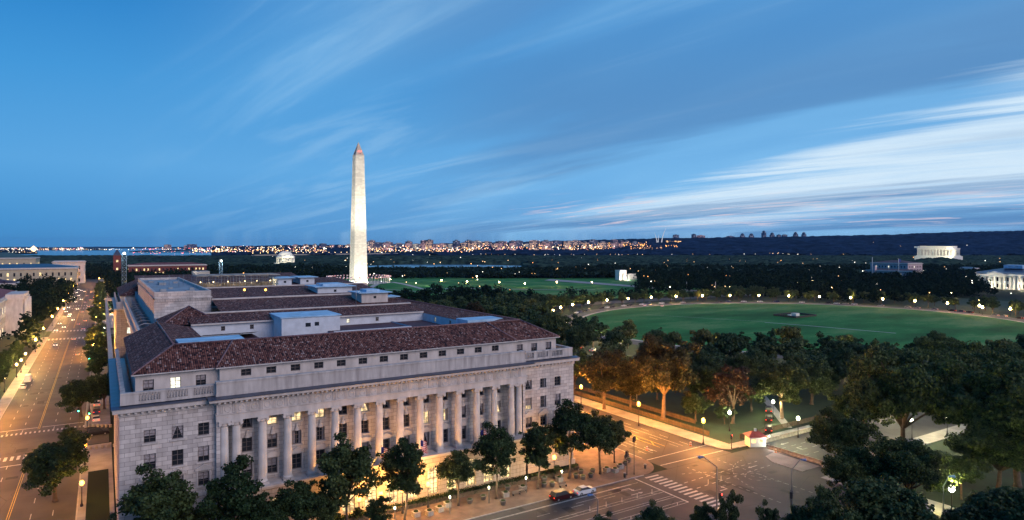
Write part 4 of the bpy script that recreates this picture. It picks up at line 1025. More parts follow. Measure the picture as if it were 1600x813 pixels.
for k in range(50):
    a = 2*PI*k/50
    x, y = MX+37*math.cos(a), MY+37*math.sin(a)
    if FL is None:
        FL = empty('flagpole', (x, y, 6.4), 0, 'white pole with a national flag in the ring round the obelisk', 'flagpole', 'ring of flags round the obelisk')
        MB().tube([(0, 0, 0), (0, 0, 8.4)], [.16, .12], 6).build('pole', M_white, FL)
        q = cloth(2.4, 1.5, None, 'us', 3).build('cloth', [F_r, F_w, F_b], FL); q.location = (.1, 0, 8.3)
    else: copy_tree(FL, (x, y, 6.4))
for k, (px, py) in enumerate(((548, 444), (574, 445))):
    x, y = PD(px, 752); flood((x, y, 6.4), (MX, MY, 8), 30000, math.radians(100), ('left' if k == 0 else 'right')+' floodlight close in front of the obelisk foot', (1, .9, .65))
m = MB(); x, y = MX-17, MY-16
h_ = empty('lodge', (x, y, 6.3), 0, 'small low pale ticket lodge left of the obelisk foot', 'building')
MB().box(-6, 6, -3, 3, 0, 3.2).build('wall', M_white, h_); MB().box(-6.4, 6.4, -3.4, 3.4, 3.2, 3.5).build('roof', M_lead, h_); MB().box(-4, 4, -3.03, -2.98, .8, 2.2).build('window', M_litbase, h_)

# ================================================================== domed memorial
x, y = PD(446, 1620)
J = empty('domed_memorial', (x, y, 4), 0, 'white round domed memorial with a columned porch beyond the trees left of the obelisk', 'monument')
MB().lathe([(31, 0), (31, 3), (28, 3), (28, 5), (25, 5)], 0, 0, 32).build('steps', M_white, J)
MB().lathe([(15.5, 5), (15.5, 18)], 0, 0, 32).build('inner_wall', M_white, J)
for k in range(26):
    a = 2*PI*k/26; MB().lathe([(.95, 5), (.8, 18)], 21*math.cos(a), 21*math.sin(a), 8).build('column', M_white, J)
MB().lathe([(22.5, 18), (22.5, 21), (20, 21), (20, 23), (17.5, 23)], 0, 0, 36).build('entablature', M_white, J)
MB().lathe([(17, 23), (17, 24.5), (16.4, 26), (14.2, 29.5), (10.5, 32), (5.5, 33.6), (.4, 34.2)], 0, 0, 36).build('dome', M_white, J)
pf = PD(446, 1590); ang = math.atan2(-y, -x)
po = empty('porch', (0, 0, 0)); po.parent = J; po.rotation_euler = (0, 0, 0)
bpy.data.objects.remove(po)
m = MB(); 
for k in range(8): m.lathe([(1, 5), (.85, 18)], -12+k*3.43, -27, 8)
m.box(-14, 14, -28.5, -19, 18, 20.5); m.face([(-14, -28.5, 20.5), (14, -28.5, 20.5), (0, -28.5, 25)]); m.face([(-14, -28.5, 20.5), (0, -28.5, 25), (0, -18, 25), (-14, -18, 20.5)]); m.face([(14, -28.5, 20.5), (0, -28.5, 25), (0, -18, 25), (14, -18, 20.5)])
m.build('porch', M_white, J)
m = MB(); 
for k in range(6): m.box(-22, 22, -44+k*2.4, -28.6, k*.8+.01, k*.8+.8)
m.build('stairs', M_white, J)
def fl2(lab, px, d, z, aimxyz, e, spot, grp):
    X_, Y_ = PD(px, d); o = empty('floodlight', (X_, Y_, z), 0, lab, 'floodlight', grp); MB().box(-.6, .6, -.5, .5, 0, 1.0).build('housing', M_black, o)
    lamp_child('flood_beam', o, (0, 0, 1.8), e, (1, .90, .62), .6, 'SPOT', spot, Vector(aimxyz)-Vector((X_, Y_, z+1.8)))
fl2('floodlight left of the domed memorial', 428, 1545, 14, (x, y, 18), 130000, math.radians(60), 'floodlights of the domed memorial'); fl2('floodlight right of the domed memorial', 466, 1545, 14, (x, y, 18), 130000, math.radians(60), 'floodlights of the domed memorial')
# ================================================================== columned temple far right
x, y = PD(1466, 1500)
T = empty('columned_temple', (x, y, 26), math.radians(92), 'floodlit flat roofed temple with a colonnade rising from the dark woods at the right', 'monument')
LX, LY = 18.5, 37.0
MB().box(-LY-4, LY+4, -LX-4, LX+4, -22, 1.5).box(-LY-1.5, LY+1.5, -LX-1.5, LX+1.5, 1.5, 3).build('base', M_white, T)
MB().box(-LY+5, LY-5, -LX+5, LX-5, 3, 16.6).build('inner_wall', M_trim, T)
pts = [(-LY+.9+k*(2*LY-1.8)/11, s*(LX-.9)) for k in range(12) for s in (-1, 1)] + [(s*(LY-.9), -LX+.9+k*(2*LX-1.8)/7) for k in range(1, 7) for s in (-1, 1)]
for (a, b_) in pts: MB().lathe([(1.15, 3), (.95, 16.4)], a, b_, 8).build('column', M_white, T)
MB().box(-LY-.3, LY+.3, -LX-.3, LX+.3, 16.4, 19).box(-LY-.8, LY+.8, -LX-.8, LX+.8, 19, 19.7).build('entablature', M_white, T)
MB().box(-LY+4, LY-4, -LX+4, LX-4, 19.7, 24).box(-LY+3.6, LY-3.6, -LX+3.6, LX-3.6, 24, 24.6).build('attic', M_white, T)
MB().box(LY+2, LY+10, -10, 10, 20, 24).build('side_screen', M_white, T)
fl2('floodlight below the columned temple, left', 1430, 1425, 34, (x, y, 40), 190000, math.radians(60), 'floodlights of the columned temple'); fl2('floodlight below the columned temple, right', 1496, 1425, 34, (x, y, 40), 190000, math.radians(60), 'floodlights of the columned temple')
# ================================================================== curved steel spires
x, y = PD(1030, 4300)
SP = empty('curved_spires', (x, y, 40), 0, 'three thin curving white spires rising from the wooded ridge', 'monument')
for (b0, hh, lean, dy) in ((-12, 100, -20, 0), (14, 135, 34, 0), (2, 90, 6, 14)):
    n_ = 12; ps = [(b0*CA + lean*CA*(k/n_)**2.2, dy-(b0+lean*(k/n_)**2.2)*SA, hh*k/n_) for k in range(n_+1)]
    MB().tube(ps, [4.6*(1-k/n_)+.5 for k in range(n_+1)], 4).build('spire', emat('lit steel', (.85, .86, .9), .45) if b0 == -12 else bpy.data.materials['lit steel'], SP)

# ================================================================== generic background buildings
def classic(name, lab, loc, rz, w, l, h, wallm, roofm, hip=4, cols=0, winm=None, rows=3, bayw=5.0, cat='building', porch=None, lit=.2, seed=1, emit=M_litcool):
    """neoclassical block: walls, windows, cornice, hipped roof, optional colonnade on the -y side"""
    o = empty(name, loc, rz, lab, cat); r = random.Random(seed)
    MB().box(-w/2, w/2, -l/2, l/2, 0, h).build('wall', wallm, o)
    m = MB(); cornice_ring(m, -w/2, w/2, -l/2, l/2, [(0, h-1.4), (.3, h-1.2), (1.1, h-.7), (1.2, h), (0, h+.02)]); m.box(-w/2+.1, w/2-.1, -l/2+.1, l/2-.1, h+.02, h+1.0); m.build('cornice', M_trim, o)
    if hip:
        a = [(-w/2+1, -l/2+1, h+1), (w/2-1, -l/2+1, h+1), (w/2-1, l/2-1, h+1), (-w/2+1, l/2-1, h+1)]; q = min(w, l)/2-1
        if w > l: t0, t1 = (-w/2+1+q, 0, h+1+hip), (w/2-1-q, 0, h+1+hip); m = MB(); m.face([a[0], a[1], t1, t0]).face([a[2], a[3], t0, t1]).face([a[1], a[2], t1]).face([a[3], a[0], t0])
        else: t0, t1 = (0, -l/2+1+q, h+1+hip), (0, l/2-1-q, h+1+hip); m = MB(); m.face([a[0], a[1], t0]).face([a[2], a[3], t1]).face([a[1], a[2], t1, t0]).face([a[3], a[0], t0, t1])
        m.build('roof', roofm, o)
    cnt = 0
    for side in (0, 1, 2):
        ln = w if side == 0 else l; n_ = int((ln-3)/bayw)
        for k in range(n_):
            u = -ln/2+(ln-n_*bayw)/2+(k+.5)*bayw
            for j in range(rows):
                if cnt >= 96: break
                z0 = 2+(h-4)*j/rows; z1 = z0+(h-4)/rows*.6; mm = MB(); e = .05
                if side == 0: mm.box(u-.9, u+.9, -l/2-e, -l/2-.003, z0, z1)
                elif side == 1: mm.box(w/2+.003, w/2+e, u-.9, u+.9, z0, z1)
                else: mm.box(-w/2-e, -w/2-.003, u-.9, u+.9, z0, z1)
                mm.build('window', emit if r.random() < lit else M_glass, o); cnt += 1
    if cols:
        for k in range(cols):
            u = -w*.4+w*.8*k/(cols-1); MB().lathe([(.95, 3), (.8, h-2.6)], u, -l/2-1.6, 10).build('column', wallm, o)
        MB().box(-w*.42, w*.42, -l/2-2.8, -l/2-1.12, h-2.6, h-.3).box(-w*.42, w*.42, -l/2-2.8, -l/2-.1, 1.5, 3).build('colonnade_beam', wallm, o)
    return o
M_red = pm('red tile roof', (.22, .05, .04), .25, 1, .7); M_brick = pm('dark red brick', (.16, .04, .035), .25, 1, .8)
M_pink = pm('pinkish marble wall', (.45, .34, .36), .12, .3, .8); M_cream = pm('cream stone wall', (.42, .36, .26), .12, .3, .8); M_greenr = pm('dark green roof', (.05, .09, .08), .3, .2, .6)
# left edge
o = classic('classical_building', 'white classical building with a red roof cut by the left edge beside the avenue', (-70, 425, 0), PI/2, 200, 48, 20.5, M_trim, M_red, 7, cols=0, rows=3, seed=4)
o.rotation_euler = (0, 0, PI/2)
MB().box(35, 65, -32, -24.1, 0, 20).build('projecting_bay', M_trim, o); MB().box(34.5, 65.5, -33, -24.1, 20.01, 21.2).box(35, 65, -32.5, -24.1, 21.2, 23).build('bay_cornice', M_trim, o)
for k in range(5): MB().lathe([(.95, 4), (.8, 19.9)], 37+k*6.5, -33.1, 10).build('column', M_trim, o)
classic('long_office', 'long cream stone office with dark blue roof and lit windows beyond the trees at left', (-88, 965, 0), 0, 125, 60, 24, M_cream, M_lead, 4, rows=3, bayw=6, seed=6, lit=.3, emit=M_litbase)
classic('museum', 'broad museum with green roof and glowing arched dormers, far behind the left office', (-240, 1330, 0), 0, 300, 80, 31, M_cream, M_greenr, 8, rows=2, bayw=9, seed=9, lit=.7, emit=M_litbase)
classic('pale_pavilion', 'small pale stone block at the right end of the long cream office', (-38, 1085, 0), 0, 36, 50, 29, M_trim, M_lead, 0, rows=3, bayw=6, seed=12, lit=.1)
classic('low_office', 'low white office with a dark red roof behind trees at far left', (-125, 800, 0), 0, 110, 40, 14, M_trim, M_maroon, 4, rows=2, bayw=6, seed=22, lit=.25)
# red brick block with clock tower
x, y = PD(262, 1010); CB = classic('brick_building', 'dark red brick building with rows of lit windows behind the white site hut', (x, y, 0), 0, 105, 40, 21, M_brick, M_brick, 3, rows=3, bayw=5, seed=15, lit=.5, emit=M_litbase)
x, y = PD(183, 1000); CT = empty('clock_tower', (x, y, 0), 0, 'dark red brick tower with a pointed cap left of the blue crane mast', 'tower')
MB().box(-5, 5, -5, 5, 0, 36).build('shaft', M_brick, CT); m = MB(); m.box(-5.6, 5.6, -5.6, 5.6, 36, 37); 
for a, b_ in (((-5.2, -5.2), (5.2, -5.2)), ((5.2, -5.2), (5.2, 5.2)), ((5.2, 5.2), (-5.2, 5.2)), ((-5.2, 5.2), (-5.2, -5.2))): m.face([(a[0], a[1], 37), (b_[0], b_[1], 37), (0, 0, 46)])
m.build('cap', M_lead, CT); MB().box(-1.4, 1.4, -5.08, -5.01, 26, 29).box(-1.2, 1.2, -5.08, -5.01, 14, 17).build('window', M_litbase, CT)
x, y = PD(272, 700); W_ = empty('site_building', (x, y, 0), 0, 'flat white floodlit building under construction behind the purple roofs', 'building')
MB().box(-33, 33, -15, 15, 0, 17).build('wall', M_trim, W_); MB().box(-34, 34, -16, 16, 17, 18).build('roof', M_lead, W_)
for k in range(9): MB().box(-30+k*7, -26+k*7, -15.06, -15.01, 11, 15.5).build('opening', M_curtain if k % 3 else M_litcool, W_)
for u in (-18, 8):
    q = MB().sphere((u, -17, 19.6), .55, 8, 6).build('site_lamp', M_cool, W_); lamp_child('lamp_light', q, (u, -18.5, 18.2), 9000, (1, .95, .8))
MB().box(18, 33.5, -12, 10, 18, 23).build('roof_frame', M_frame, W_)
# crane masts
def mast(px, py_top, d, hw, lab, nm='lattice_mast'):
    x, y = PD(px, d); zt_ = H-(py_top-385)*d/F; o = empty(nm, (x, y, 0), 0, lab, 'mast'); m = MB()
    for sx in (-1, 1):
        for sy in (-1, 1): m.tube([(sx*hw, sy*hw, 0), (sx*hw, sy*hw, zt_)], .12, 4)
    z = 0; k = 0
    while z < zt_-2*hw:
        for a, b_ in (((-1, -1), (1, -1)), ((1, -1), (1, 1)), ((1, 1), (-1, 1)), ((-1, 1), (-1, -1))):
            s = a if k % 2 == 0 else b_; e = b_ if k % 2 == 0 else a
            m.tube([(s[0]*hw, s[1]*hw, z), (e[0]*hw, e[1]*hw, z+2*hw)], .10, 3, cap=False); m.tube([(a[0]*hw, a[1]*hw, z), (b_[0]*hw, b_[1]*hw, z)], .08, 3, cap=False)
        z += 2*hw; k += 1
    m.build('lattice', pm('pale blue crane steel', (.14, .24, .34), .1, 1, .5), o)
    q = MB().sphere((0, -hw-1, zt_-1), .8, 10, 6).build('site_lamp', M_cool, o); lamp_child('lamp_light', q, (0, -hw-3, zt_-1), 4000, (.9, 1, .95))
    return o
mast(194, 394, 520, 1.5, 'pale blue lattice crane mast with a white floodlight, left of the purple roofs'); mast(345, 406, 620, 1.3, 'shorter lattice crane mast with a white floodlight behind the roof scaffold')
# buildings across the park
x, y = PD(1400, 1080); classic('pink_palace', 'pinkish marble hall with a dark tiled roof and flags, beyond the oval lawn', (x, y, 4), -PI/2, 60, 45, 18, M_pink, M_maroon, 4, rows=3, seed=31, lit=.12)
x, y = PD(1395, 985); o = classic('pink_annex', 'low pinkish wing with a square end pylon in front of the marble hall', (x, y, 0), -PI/2+.1, 70, 22, 13, M_pink, M_maroon, 2, rows=2, seed=33, lit=.1)
MB().box(-26, -20, -13, -7, 0, 20).build('pylon', M_pink, o)
for px, dd, hh, lab in ((1363, 960, 34, 'tall pole on the pylon of the pink wing'), (1404, 960, 32, 'white pole with a blue flag before the marble hall')):
    x, y = PD(px, dd); o = empty('flagpole', (x, y, 4), 0, lab, 'flagpole'); MB().tube([(0, 0, 0), (0, 0, hh-4)], .35, 6).build('pole', M_white, o)
    if px == 1404: q = cloth(8, 4, None, 0, 5).build('cloth', [F_b, F_b], o); q.location = (.3, 0, hh-4.5)
x, y = PD(1585, 770); o = classic('white_hall', 'white neoclassical hall with pediment and tall columns at the right edge', (x, y, 0), -PI/2+.12, 62, 50, 19, M_white, M_lead, 5, rows=2, cols=0, seed=41, lit=.1)
m = MB(); 
for k in range(6): MB().lathe([(1, 1), (.85, 14.5)], -22+k*3.6, -28, 10).build('column', M_white, o)
MB().box(-24.5, -1.5, -29.5, -25.1, 14.5, 17).face([(-25, -29.6, 17), (-1, -29.6, 17), (-13, -29.6, 21)]).face([(-25, -29.6, 17), (-13, -29.6, 21), (-13, -22, 21), (-25, -22, 17)]).face([(-1, -29.6, 17), (-13, -29.6, 21), (-13, -22, 21), (-1, -22, 17)]).build('pediment', M_white, o)
for k in range(8): MB().lathe([(1, 1), (.85, 15.5)], 2+k*3.8, -27, 10).build('column', M_white, o)
MB().box(0.4, 31, -28.5, -25.1, 15.5, 18).build('beam', M_white, o); MB().box(-8, 10, -10, 12, 24, 28).build('roof_lantern', M_bluecap, o)
for u in (-13, 15): q = MB().box(u-1, u+1, -33, -32, 0, .6).build('porch_light', M_black, o); lamp_child('lamp_light', q, (u, -36, 3), 14000, (1, .85, .6))
x, y = PD(1512, 1150); classic('hidden_hall', 'small white hall mostly hidden by woods left of the right edge hall', (x, y, 2), -PI/2, 30, 20, 9, M_white, M_lead, 2, rows=2, seed=51, lit=.1)
# war-memorial like gate house on the near lawn edge
x, y = PD(970, 975); G = empty('white_pavilion', (x, y, 0), 0, 'small white stone gate pavilion at the far end of the monument lawn', 'building')
MB().box(-6.5, -2.2, -5, 5, 0, 14).box(2.2, 6.5, -5, 5, 0, 14).box(-2.2, 2.2, -5, 5, 10.5, 14).build('gate', M_white, G); MB().box(-7, 7, -5.4, 5.4, 14, 14.6).build('cornice', M_white, G)
q = MB().box(-1, 1, -12, -11, 0, .5).build('ground_light', M_black, G); lamp_child('lamp_light', q, (0, -14, 1.5), 30000, (1, .8, .7))
x, y = PD(985, 985); q2 = MB().box(-1, 1, 12, 13, 0, .5).build('ground_light', M_black, G); G = empty('arcade', (x, y, 0), 0, 'low pale arcade right of the white gate pavilion', 'building'); 
for k in range(6): MB().box(-4+k*3, -2.8+k*3, -2, 2, 0, 7).build('pier', M_white, G)
MB().box(-4.2, 12.4, -2.2, 2.2, 7, 8.4).build('beam', M_white, G)
# pavilion between the park trees
x, y = PD(1303, 262); K = empty('kiosk', (x, y, 0), .3, 'low pavilion with a pale roof glowing orange between the park trees', 'building')
MB().box(-6, 6, -4, 4, 0, 3.2).build('wall', M_cream, K); MB().box(-7, 7, -5, 5, 3.2, 3.6).build('roof', M_bluecap, K); MB().box(-4.5, 4.5, -4.05, -4.01, .8, 2.6).build('window', M_litbase, K)
q = MB().sphere((-5, -5.5, 3), .2, 8, 5).build('eave_lamp', M_orange, K); lamp_child('lamp_light', q, (-5, -6, 2.8), 1500, (1, .5, .15))

# ================================================================== skyline
r = random.Random(11)
tm = [litgrid('tower windows '+n_, w, l, su, sv, fr, st, .3) for n_, w, l, su, sv, fr, st in (('warm', (.10, .09, .13), (1, .62, .42), 9, 7, .45, 1.3), ('pink', (.13, .10, .15), (1, .55, .50), 11, 6, .4, 1.0), ('pale', (.16, .15, .20), (1, .85, .6), 8, 8, .5, 1.5), ('dim', (.06, .07, .14), (.8, .75, .9), 10, 8, .15, .6))]
sk = []
px = 462
while px < 548: w = r.uniform(5, 11); sk.append((px, w, r.uniform(380.5, 384), 4300)); px += w+r.uniform(2, 9)
px = 574
while px < 1000: w = r.uniform(7, 17); t = 377 if px < 800 else 376; sk.append((px, w, r.uniform(t-1, t+5), 3800+r.uniform(-250, 500))); px += w*.8+r.uniform(0, 6)
sk += [(671, 11, 375.2, 3700), (741, 22, 378.2, 3600), (781, 14, 378.4, 3550), (855, 20, 378, 3650)]
sk += [(262, 10, 382.5, 9000), (300, 14, 381.8, 9000), (290, 5, 384, 9000)]
sk.sort()
for i, (px, w, t, d) in enumerate(sk):
    x, y = PD(px, d); z = H-(t-385)*d/F; wm = w*d/F
    m = MB(); hz = max(z, 20); m.box(-wm/2, wm/2, -12, 12, -2, hz); o_ = empty('tower_block', (x, y, 0), r.uniform(-.3, .5), 'pale many windowed tower on the far bank skyline, '+ordw(i+1)+' from the left', 'tower block', 'tower blocks on the far bank')
    m.build('tower', tm[r.choice((0, 0, 1, 1, 2, 3))], o_)
    MB().box(-wm/4, wm/4, -5, 5, hz, hz+r.uniform(2, 7)).build('roof_plant', M_galv, o_)
ri = [(1056, 9, 366.5), (1084, 5, 365.5), (1095, 17, 367.5), (1141, 16, 368.5), (1160, 7, 365.2), (1174, 8, 365.3), (1193.5, 6, 361), (1206.5, 7, 364), (1217, 6, 366.5), (1226, 8, 366.3), (1243, 7, 363), (1256, 6.5, 363.2)]
for i, (px, w, t) in enumerate(ri):
    d = 5900; x, y = PD(px, d); z = H-(t-385)*d/F; wm = w*d/F
    o_ = empty('tower_block', (x, y, 60), 0.2, 'distant tower standing on the wooded ridge, '+ordw(i+1)+' from the left', 'tower block', 'towers on the ridge')
    if i in (4, 5, 6, 7, 10, 11): MB().box(-wm/2, wm/2, -15, 15, 0, z-78).box(-wm/2*.72, wm/2*.72, -10, 10, z-78, z-64).box(-wm*.22, wm*.22, -6, 6, z-64, z-58).build('tower', tm[3], o_)
    else: MB().box(-wm/2, wm/2, -15, 15, 0, z-64).box(-wm/4, wm/4, -6, 6, z-64, z-60).build('tower', tm[3 if i != 2 else 1], o_)
# tower crane on the skyline
x, y = PD(730.5, 3700); c_ = empty('tower_crane', (x, y, 0), -A, 'thin tower crane among the far bank towers', 'crane'); MB().tube([(0, 0, 0), (0, 0, 90)], 1.2, 4).build('mast', M_black, c_); MB().tube([(-14, 0, 84), (16, 0, 86)], .9, 4).build('jib', M_black, c_)
# bridge over the river
m = MB(); p0, p1 = PD(470, 2950), PD(690, 3650); p2 = PD(395, 2700)
B_ = empty('road_bridge', (0, 0, 0), 0, 'long low lit road bridge crossing the river behind the obelisk', 'bridge')
def deck(a, b_, w, z):
    dx, dy = b_[0]-a[0], b_[1]-a[1]; l = math.hypot(dx, dy); nx, ny = -dy/l*w/2, dx/l*w/2; m = MB()
    q = [(a[0]+nx, a[1]+ny), (a[0]-nx, a[1]-ny), (b_[0]-nx, b_[1]-ny), (b_[0]+nx, b_[1]+ny)]
    m.face([(u, v, z) for u, v in q]); 
    for i in range(4): k = (i+1) % 4; m.face([(q[i][0], q[i][1], z-3), (q[k][0], q[k][1], z-3), (q[k][0], q[k][1], z+1), (q[i][0], q[i][1], z+1)])
    return m
m = deck(p2, p1, 26, 14)
for k in range(30): t = k/29; m.box(p2[0]+(p1[0]-p2[0])*t-2, p2[0]+(p1[0]-p2[0])*t+2, p2[1]+(p1[1]-p2[1])*t-2, p2[1]+(p1[1]-p2[1])*t+2, -2, 11.5)
m.build('deck', M_conc, B_)
for k in range(34):
    t = k/33; X_, Y_ = p2[0]+(p1[0]-p2[0])*t, p2[1]+(p1[1]-p2[1])*t
    if k % 1 == 0: q = MB().sphere((X_, Y_, 22), 1.1, 6, 4).build('bridge_lamp', M_warm, B_)
    if k % 3 == 0: lamp_child('lamp_light', q, (X_, Y_, 21), 60000, (1, .8, .5))
# ------------------------------------------------------------------ countless far city lights
m = MB(); r = random.Random(21)
def oct_(px, py, d, rad, mi):
    x, y = PD(px, d); z = H-(py-385)*d/F; b = len(m.v)
    m.v += [(x+rad, y, z), (x-rad, y, z), (x, y+rad, z), (x, y-rad, z), (x, y, z+rad), (x, y, z-rad)]
    for f in ((0, 2, 4), (2, 1, 4), (1, 3, 4), (3, 0, 4), (2, 0, 5), (1, 2, 5), (3, 1, 5), (0, 3, 5)): m.f.append(tuple(b+i for i in f)); m.m.append(mi)
def cluster(px0, px1, y0, y1, n_, d, mix=(0, 0, 0, 1, 2), rad=(1.2, 3.0)):
    for _ in range(n_):
        oct_(r.uniform(px0, px1), r.triangular(y0, y1, (y0+y1*2)/3), d*r.uniform(.97, 1.03), rad[0]+(rad[1]-rad[0])*r.random()**2.5, r.choice(mix))
cluster(300, 510, 386.5, 395, 300, 3450, (0, 0, 0, 1, 3, 2), (1.3, 3.4)); cluster(330, 560, 383, 388, 110, 3600, (0, 2, 1), (1, 2.4)); cluster(575, 740, 383, 395, 330, 3420, (0, 0, 1, 3, 2)); cluster(740, 960, 381, 391, 260, 3450, (0, 0, 1, 3, 2))
cluster(940, 1012, 378, 386, 130, 3900, (0, 3, 3), (1.2, 3.2)); cluster(985, 1035, 384, 390, 40, 3500, (3, 0), (1, 2.4)); cluster(1040, 1065, 376, 379, 22, 4000, (0, 3), (1.5, 3)); cluster(1040, 1060, 383, 386, 16, 3700, (3,), (1.5, 3))
cluster(0, 130, 386.5, 391, 120, 7600, (0, 1, 2), (2.5, 7)); cluster(90, 190, 388, 391, 50, 9000, (0, 1, 1), (2.5, 6)); cluster(200, 345, 386.8, 391, 70, 7000, (0, 1, 2, 4), (2.2, 6)); cluster(205, 345, 392, 397, 60, 3800, (4, 0, 2), (1, 2.2)); cluster(0, 60, 391, 396, 24, 3600, (0, 1), (1, 2))
cluster(640, 1000, 396, 399, 24, 2500, (1, 0), (.8, 1.4)); cluster(1000, 1330, 394, 399, 16, 2500, (1, 0), (.8, 1.6)); cluster(1340, 1600, 375, 395, 8, 3500, (0, 1), (1, 2)); 
for px, py, s in ((52.5, 389, 16), (853, 387, 6), (872, 387, 4.5), (891, 387.5, 6), (913, 386.5, 5), (930, 386.5, 5), (1322, 370.3, 6), (1327, 370.2, 5), (794, 397, 2.6), (826, 397.5, 2.4), (944, 397, 2.2), (984, 397, 2.2), (1086, 396, 2), (1147, 396, 2)): oct_(px, py, 3350 if py > 380 else 5000, s, 1 if py < 400 and px > 800 and px < 1100 and s < 3 else 0)
for _ in range(170):
    py = r.triangular(398, 462, 408); px = r.uniform(560, 1600) if r.random() < .8 else r.uniform(380, 600); d = 38*F/(py-385)
    if d > 2600: continue
    oct_(px, py, d, .30+d*.00062*r.random(), r.choice((0, 0, 1, 3)))
m.build('city_lights', [emat('far warm light', (1, .62, .28), 3.2), emat('far white light', (1, .95, .8), 4.5), emat('far pink light', (1, .42, .42), 2.4), emat('far orange light', (1, .45, .12), 4), emat('far red light', (1, .1, .12), 5)], kind='stuff')
#==PART4==
# ================================================================== trees
def tree_mesh(seed, hgt, cr, ch, base, nclump, nleaf, leaf, squash=1.0, trunk_r=.3, open_=.25, limbs=8, low=-.75):
    """returns (leaf V, leaf F), trunk MB. crown centre at height base+ch/2"""
    g_ = np.random.default_rng(seed); r_ = random.Random(seed)
    cz = base+ch/2; C = []
    while len(C) < nclump:
        v = g_.normal(size=3); v /= np.linalg.norm(v)
        if v[2] < low: continue
        q = g_.uniform(.35, 1.0)**.6; lob = 1+.22*math.sin(3*math.atan2(v[1], v[0])+seed)+.12*math.sin(5*v[2]+2*math.atan2(v[1], v[0])+seed*2)
        p = v*q*np.array([cr*g_.uniform(.7, 1.12), cr*g_.uniform(.7, 1.12), ch/2*g_.uniform(.8, 1.12)])*.86*lob
        if v[2] < 0: p[:2] *= 1-.25*abs(v[2])
        C.append(p+np.array([0, 0, cz]))
    C = np.array(C); rad = cr*g_.uniform(.10, .30, nclump)*(40/max(nclump, 40))**.3
    w = rad**2/np.sum(rad**2); idx = g_.choice(nclump, nleaf, p=w)
    d = g_.normal(size=(nleaf, 3)); d /= np.linalg.norm(d, axis=1)[:, None]
    rr = g_.uniform(.3, 1.25, nleaf)**.8
    pos = C[idx]+d*(rad[idx]*rr)[:, None]*np.array([1, 1, .72])
    nrm = d*.6+g_.normal(size=(nleaf, 3))*.55+np.array([0, 0, .25]); nrm /= np.linalg.norm(nrm, axis=1)[:, None]
    a = np.cross(nrm, g_.normal(size=(nleaf, 3))); a /= np.linalg.norm(a, axis=1)[:, None]; b_ = np.cross(nrm, a)
    s = leaf*g_.uniform(.6, 1.3, nleaf)[:, None]
    V = np.stack([pos-a*s*.5, pos+b_*s*.38, pos+a*s*.5, pos-b_*s*.38], 1).reshape(-1, 3)
    Fq = np.arange(nleaf*4).reshape(-1, 4)
    t = MB(); bx, by = r_.uniform(-.3, .3), r_.uniform(-.3, .3)
    fork = (bx, by, base+ch*.12)
    t.tube([(0, 0, 0), (0, 0, .5), (bx*.5, by*.5, base*.6), fork], [trunk_r*1.5, trunk_r*1.1, trunk_r, trunk_r*.8], 8)
    for k in np.argsort(-rad)[:limbs]:
        e = C[k]; mid = ((fork[0]+e[0])*.42, (fork[1]+e[1])*.42, fork[2]+(e[2]-fork[2])*.6)
        t.tube([fork, mid, tuple(e)], [trunk_r*.55, trunk_r*.34, trunk_r*.08], 5)
    return V, Fq, t
def make_tree(name, mats, **k):
    V, Fq, t = tree_mesh(**k); o = empty(name)
    npmesh('crown', V, Fq, mats[0], o); t.build('trunk', mats[1], o); return o
PROTO = {}
def proto(key, *a, **k): PROTO[key] = make_tree(*a, **k); PROTO[key+'#'] = 0
proto('st0', 'street_tree', (M_leafA, M_bark), seed=1, hgt=10, cr=4.0, ch=8.6, base=2.6, nclump=75, nleaf=11500, leaf=.33, trunk_r=.17)
proto('st1', 'street_tree', (M_leafA, M_bark), seed=2, hgt=10, cr=3.7, ch=8.9, base=2.6, nclump=70, nleaf=11000, leaf=.33, trunk_r=.17)
proto('st2', 'street_tree', (M_leafA, M_bark), seed=3, hgt=10, cr=4.2, ch=7.8, base=2.6, nclump=75, nleaf=11500, leaf=.33, trunk_r=.18)
proto('pk0', 'shade_tree', (M_leafC, M_barkL), seed=4, hgt=18, cr=8.4, ch=14.5, base=3.6, nclump=110, nleaf=17000, leaf=.6, trunk_r=.5, limbs=10)
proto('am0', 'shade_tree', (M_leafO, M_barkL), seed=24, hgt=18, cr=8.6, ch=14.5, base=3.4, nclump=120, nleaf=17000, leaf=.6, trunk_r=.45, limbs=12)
proto('pk1', 'shade_tree', (M_leafB, M_bark), seed=5, hgt=16, cr=8.8, ch=13.5, base=2.2, nclump=110, nleaf=17000, leaf=.6, trunk_r=.5, limbs=10)
proto('rs', 'shade_tree', (M_leafR, M_bark), seed=6, hgt=16, cr=6.5, ch=14, base=3, nclump=52, nleaf=9000, leaf=.6, trunk_r=.45)
proto('elm', 'elm_tree', (M_leafE, M_bark), seed=7, hgt=24, cr=13.5, ch=19.5, base=4.5, nclump=220, nleaf=46000, leaf=.62, trunk_r=.55, limbs=18, low=-.55)
proto('elm2', 'elm_tree', (M_leafE, M_bark), seed=8, hgt=22, cr=12.5, ch=18, base=4.0, nclump=200, nleaf=44000, leaf=.62, trunk_r=.55, limbs=18, low=-.6)
proto('md0', 'park_tree', (M_leafB, M_bark), seed=9, hgt=14, cr=7.0, ch=11.5, base=1.6, nclump=34, nleaf=2600, leaf=1.05, trunk_r=.4, limbs=5)
proto('md1', 'park_tree', (M_leafB, M_bark), seed=10, hgt=14, cr=6.2, ch=12.2, base=1.6, nclump=30, nleaf=2300, leaf=1.05, trunk_r=.4, limbs=5)
proto('md2', 'park_tree', (M_leafC, M_bark), seed=12, hgt=13, cr=6.0, ch=8.5, base=3.5, nclump=26, nleaf=2000, leaf=1.0, trunk_r=.35, limbs=5)
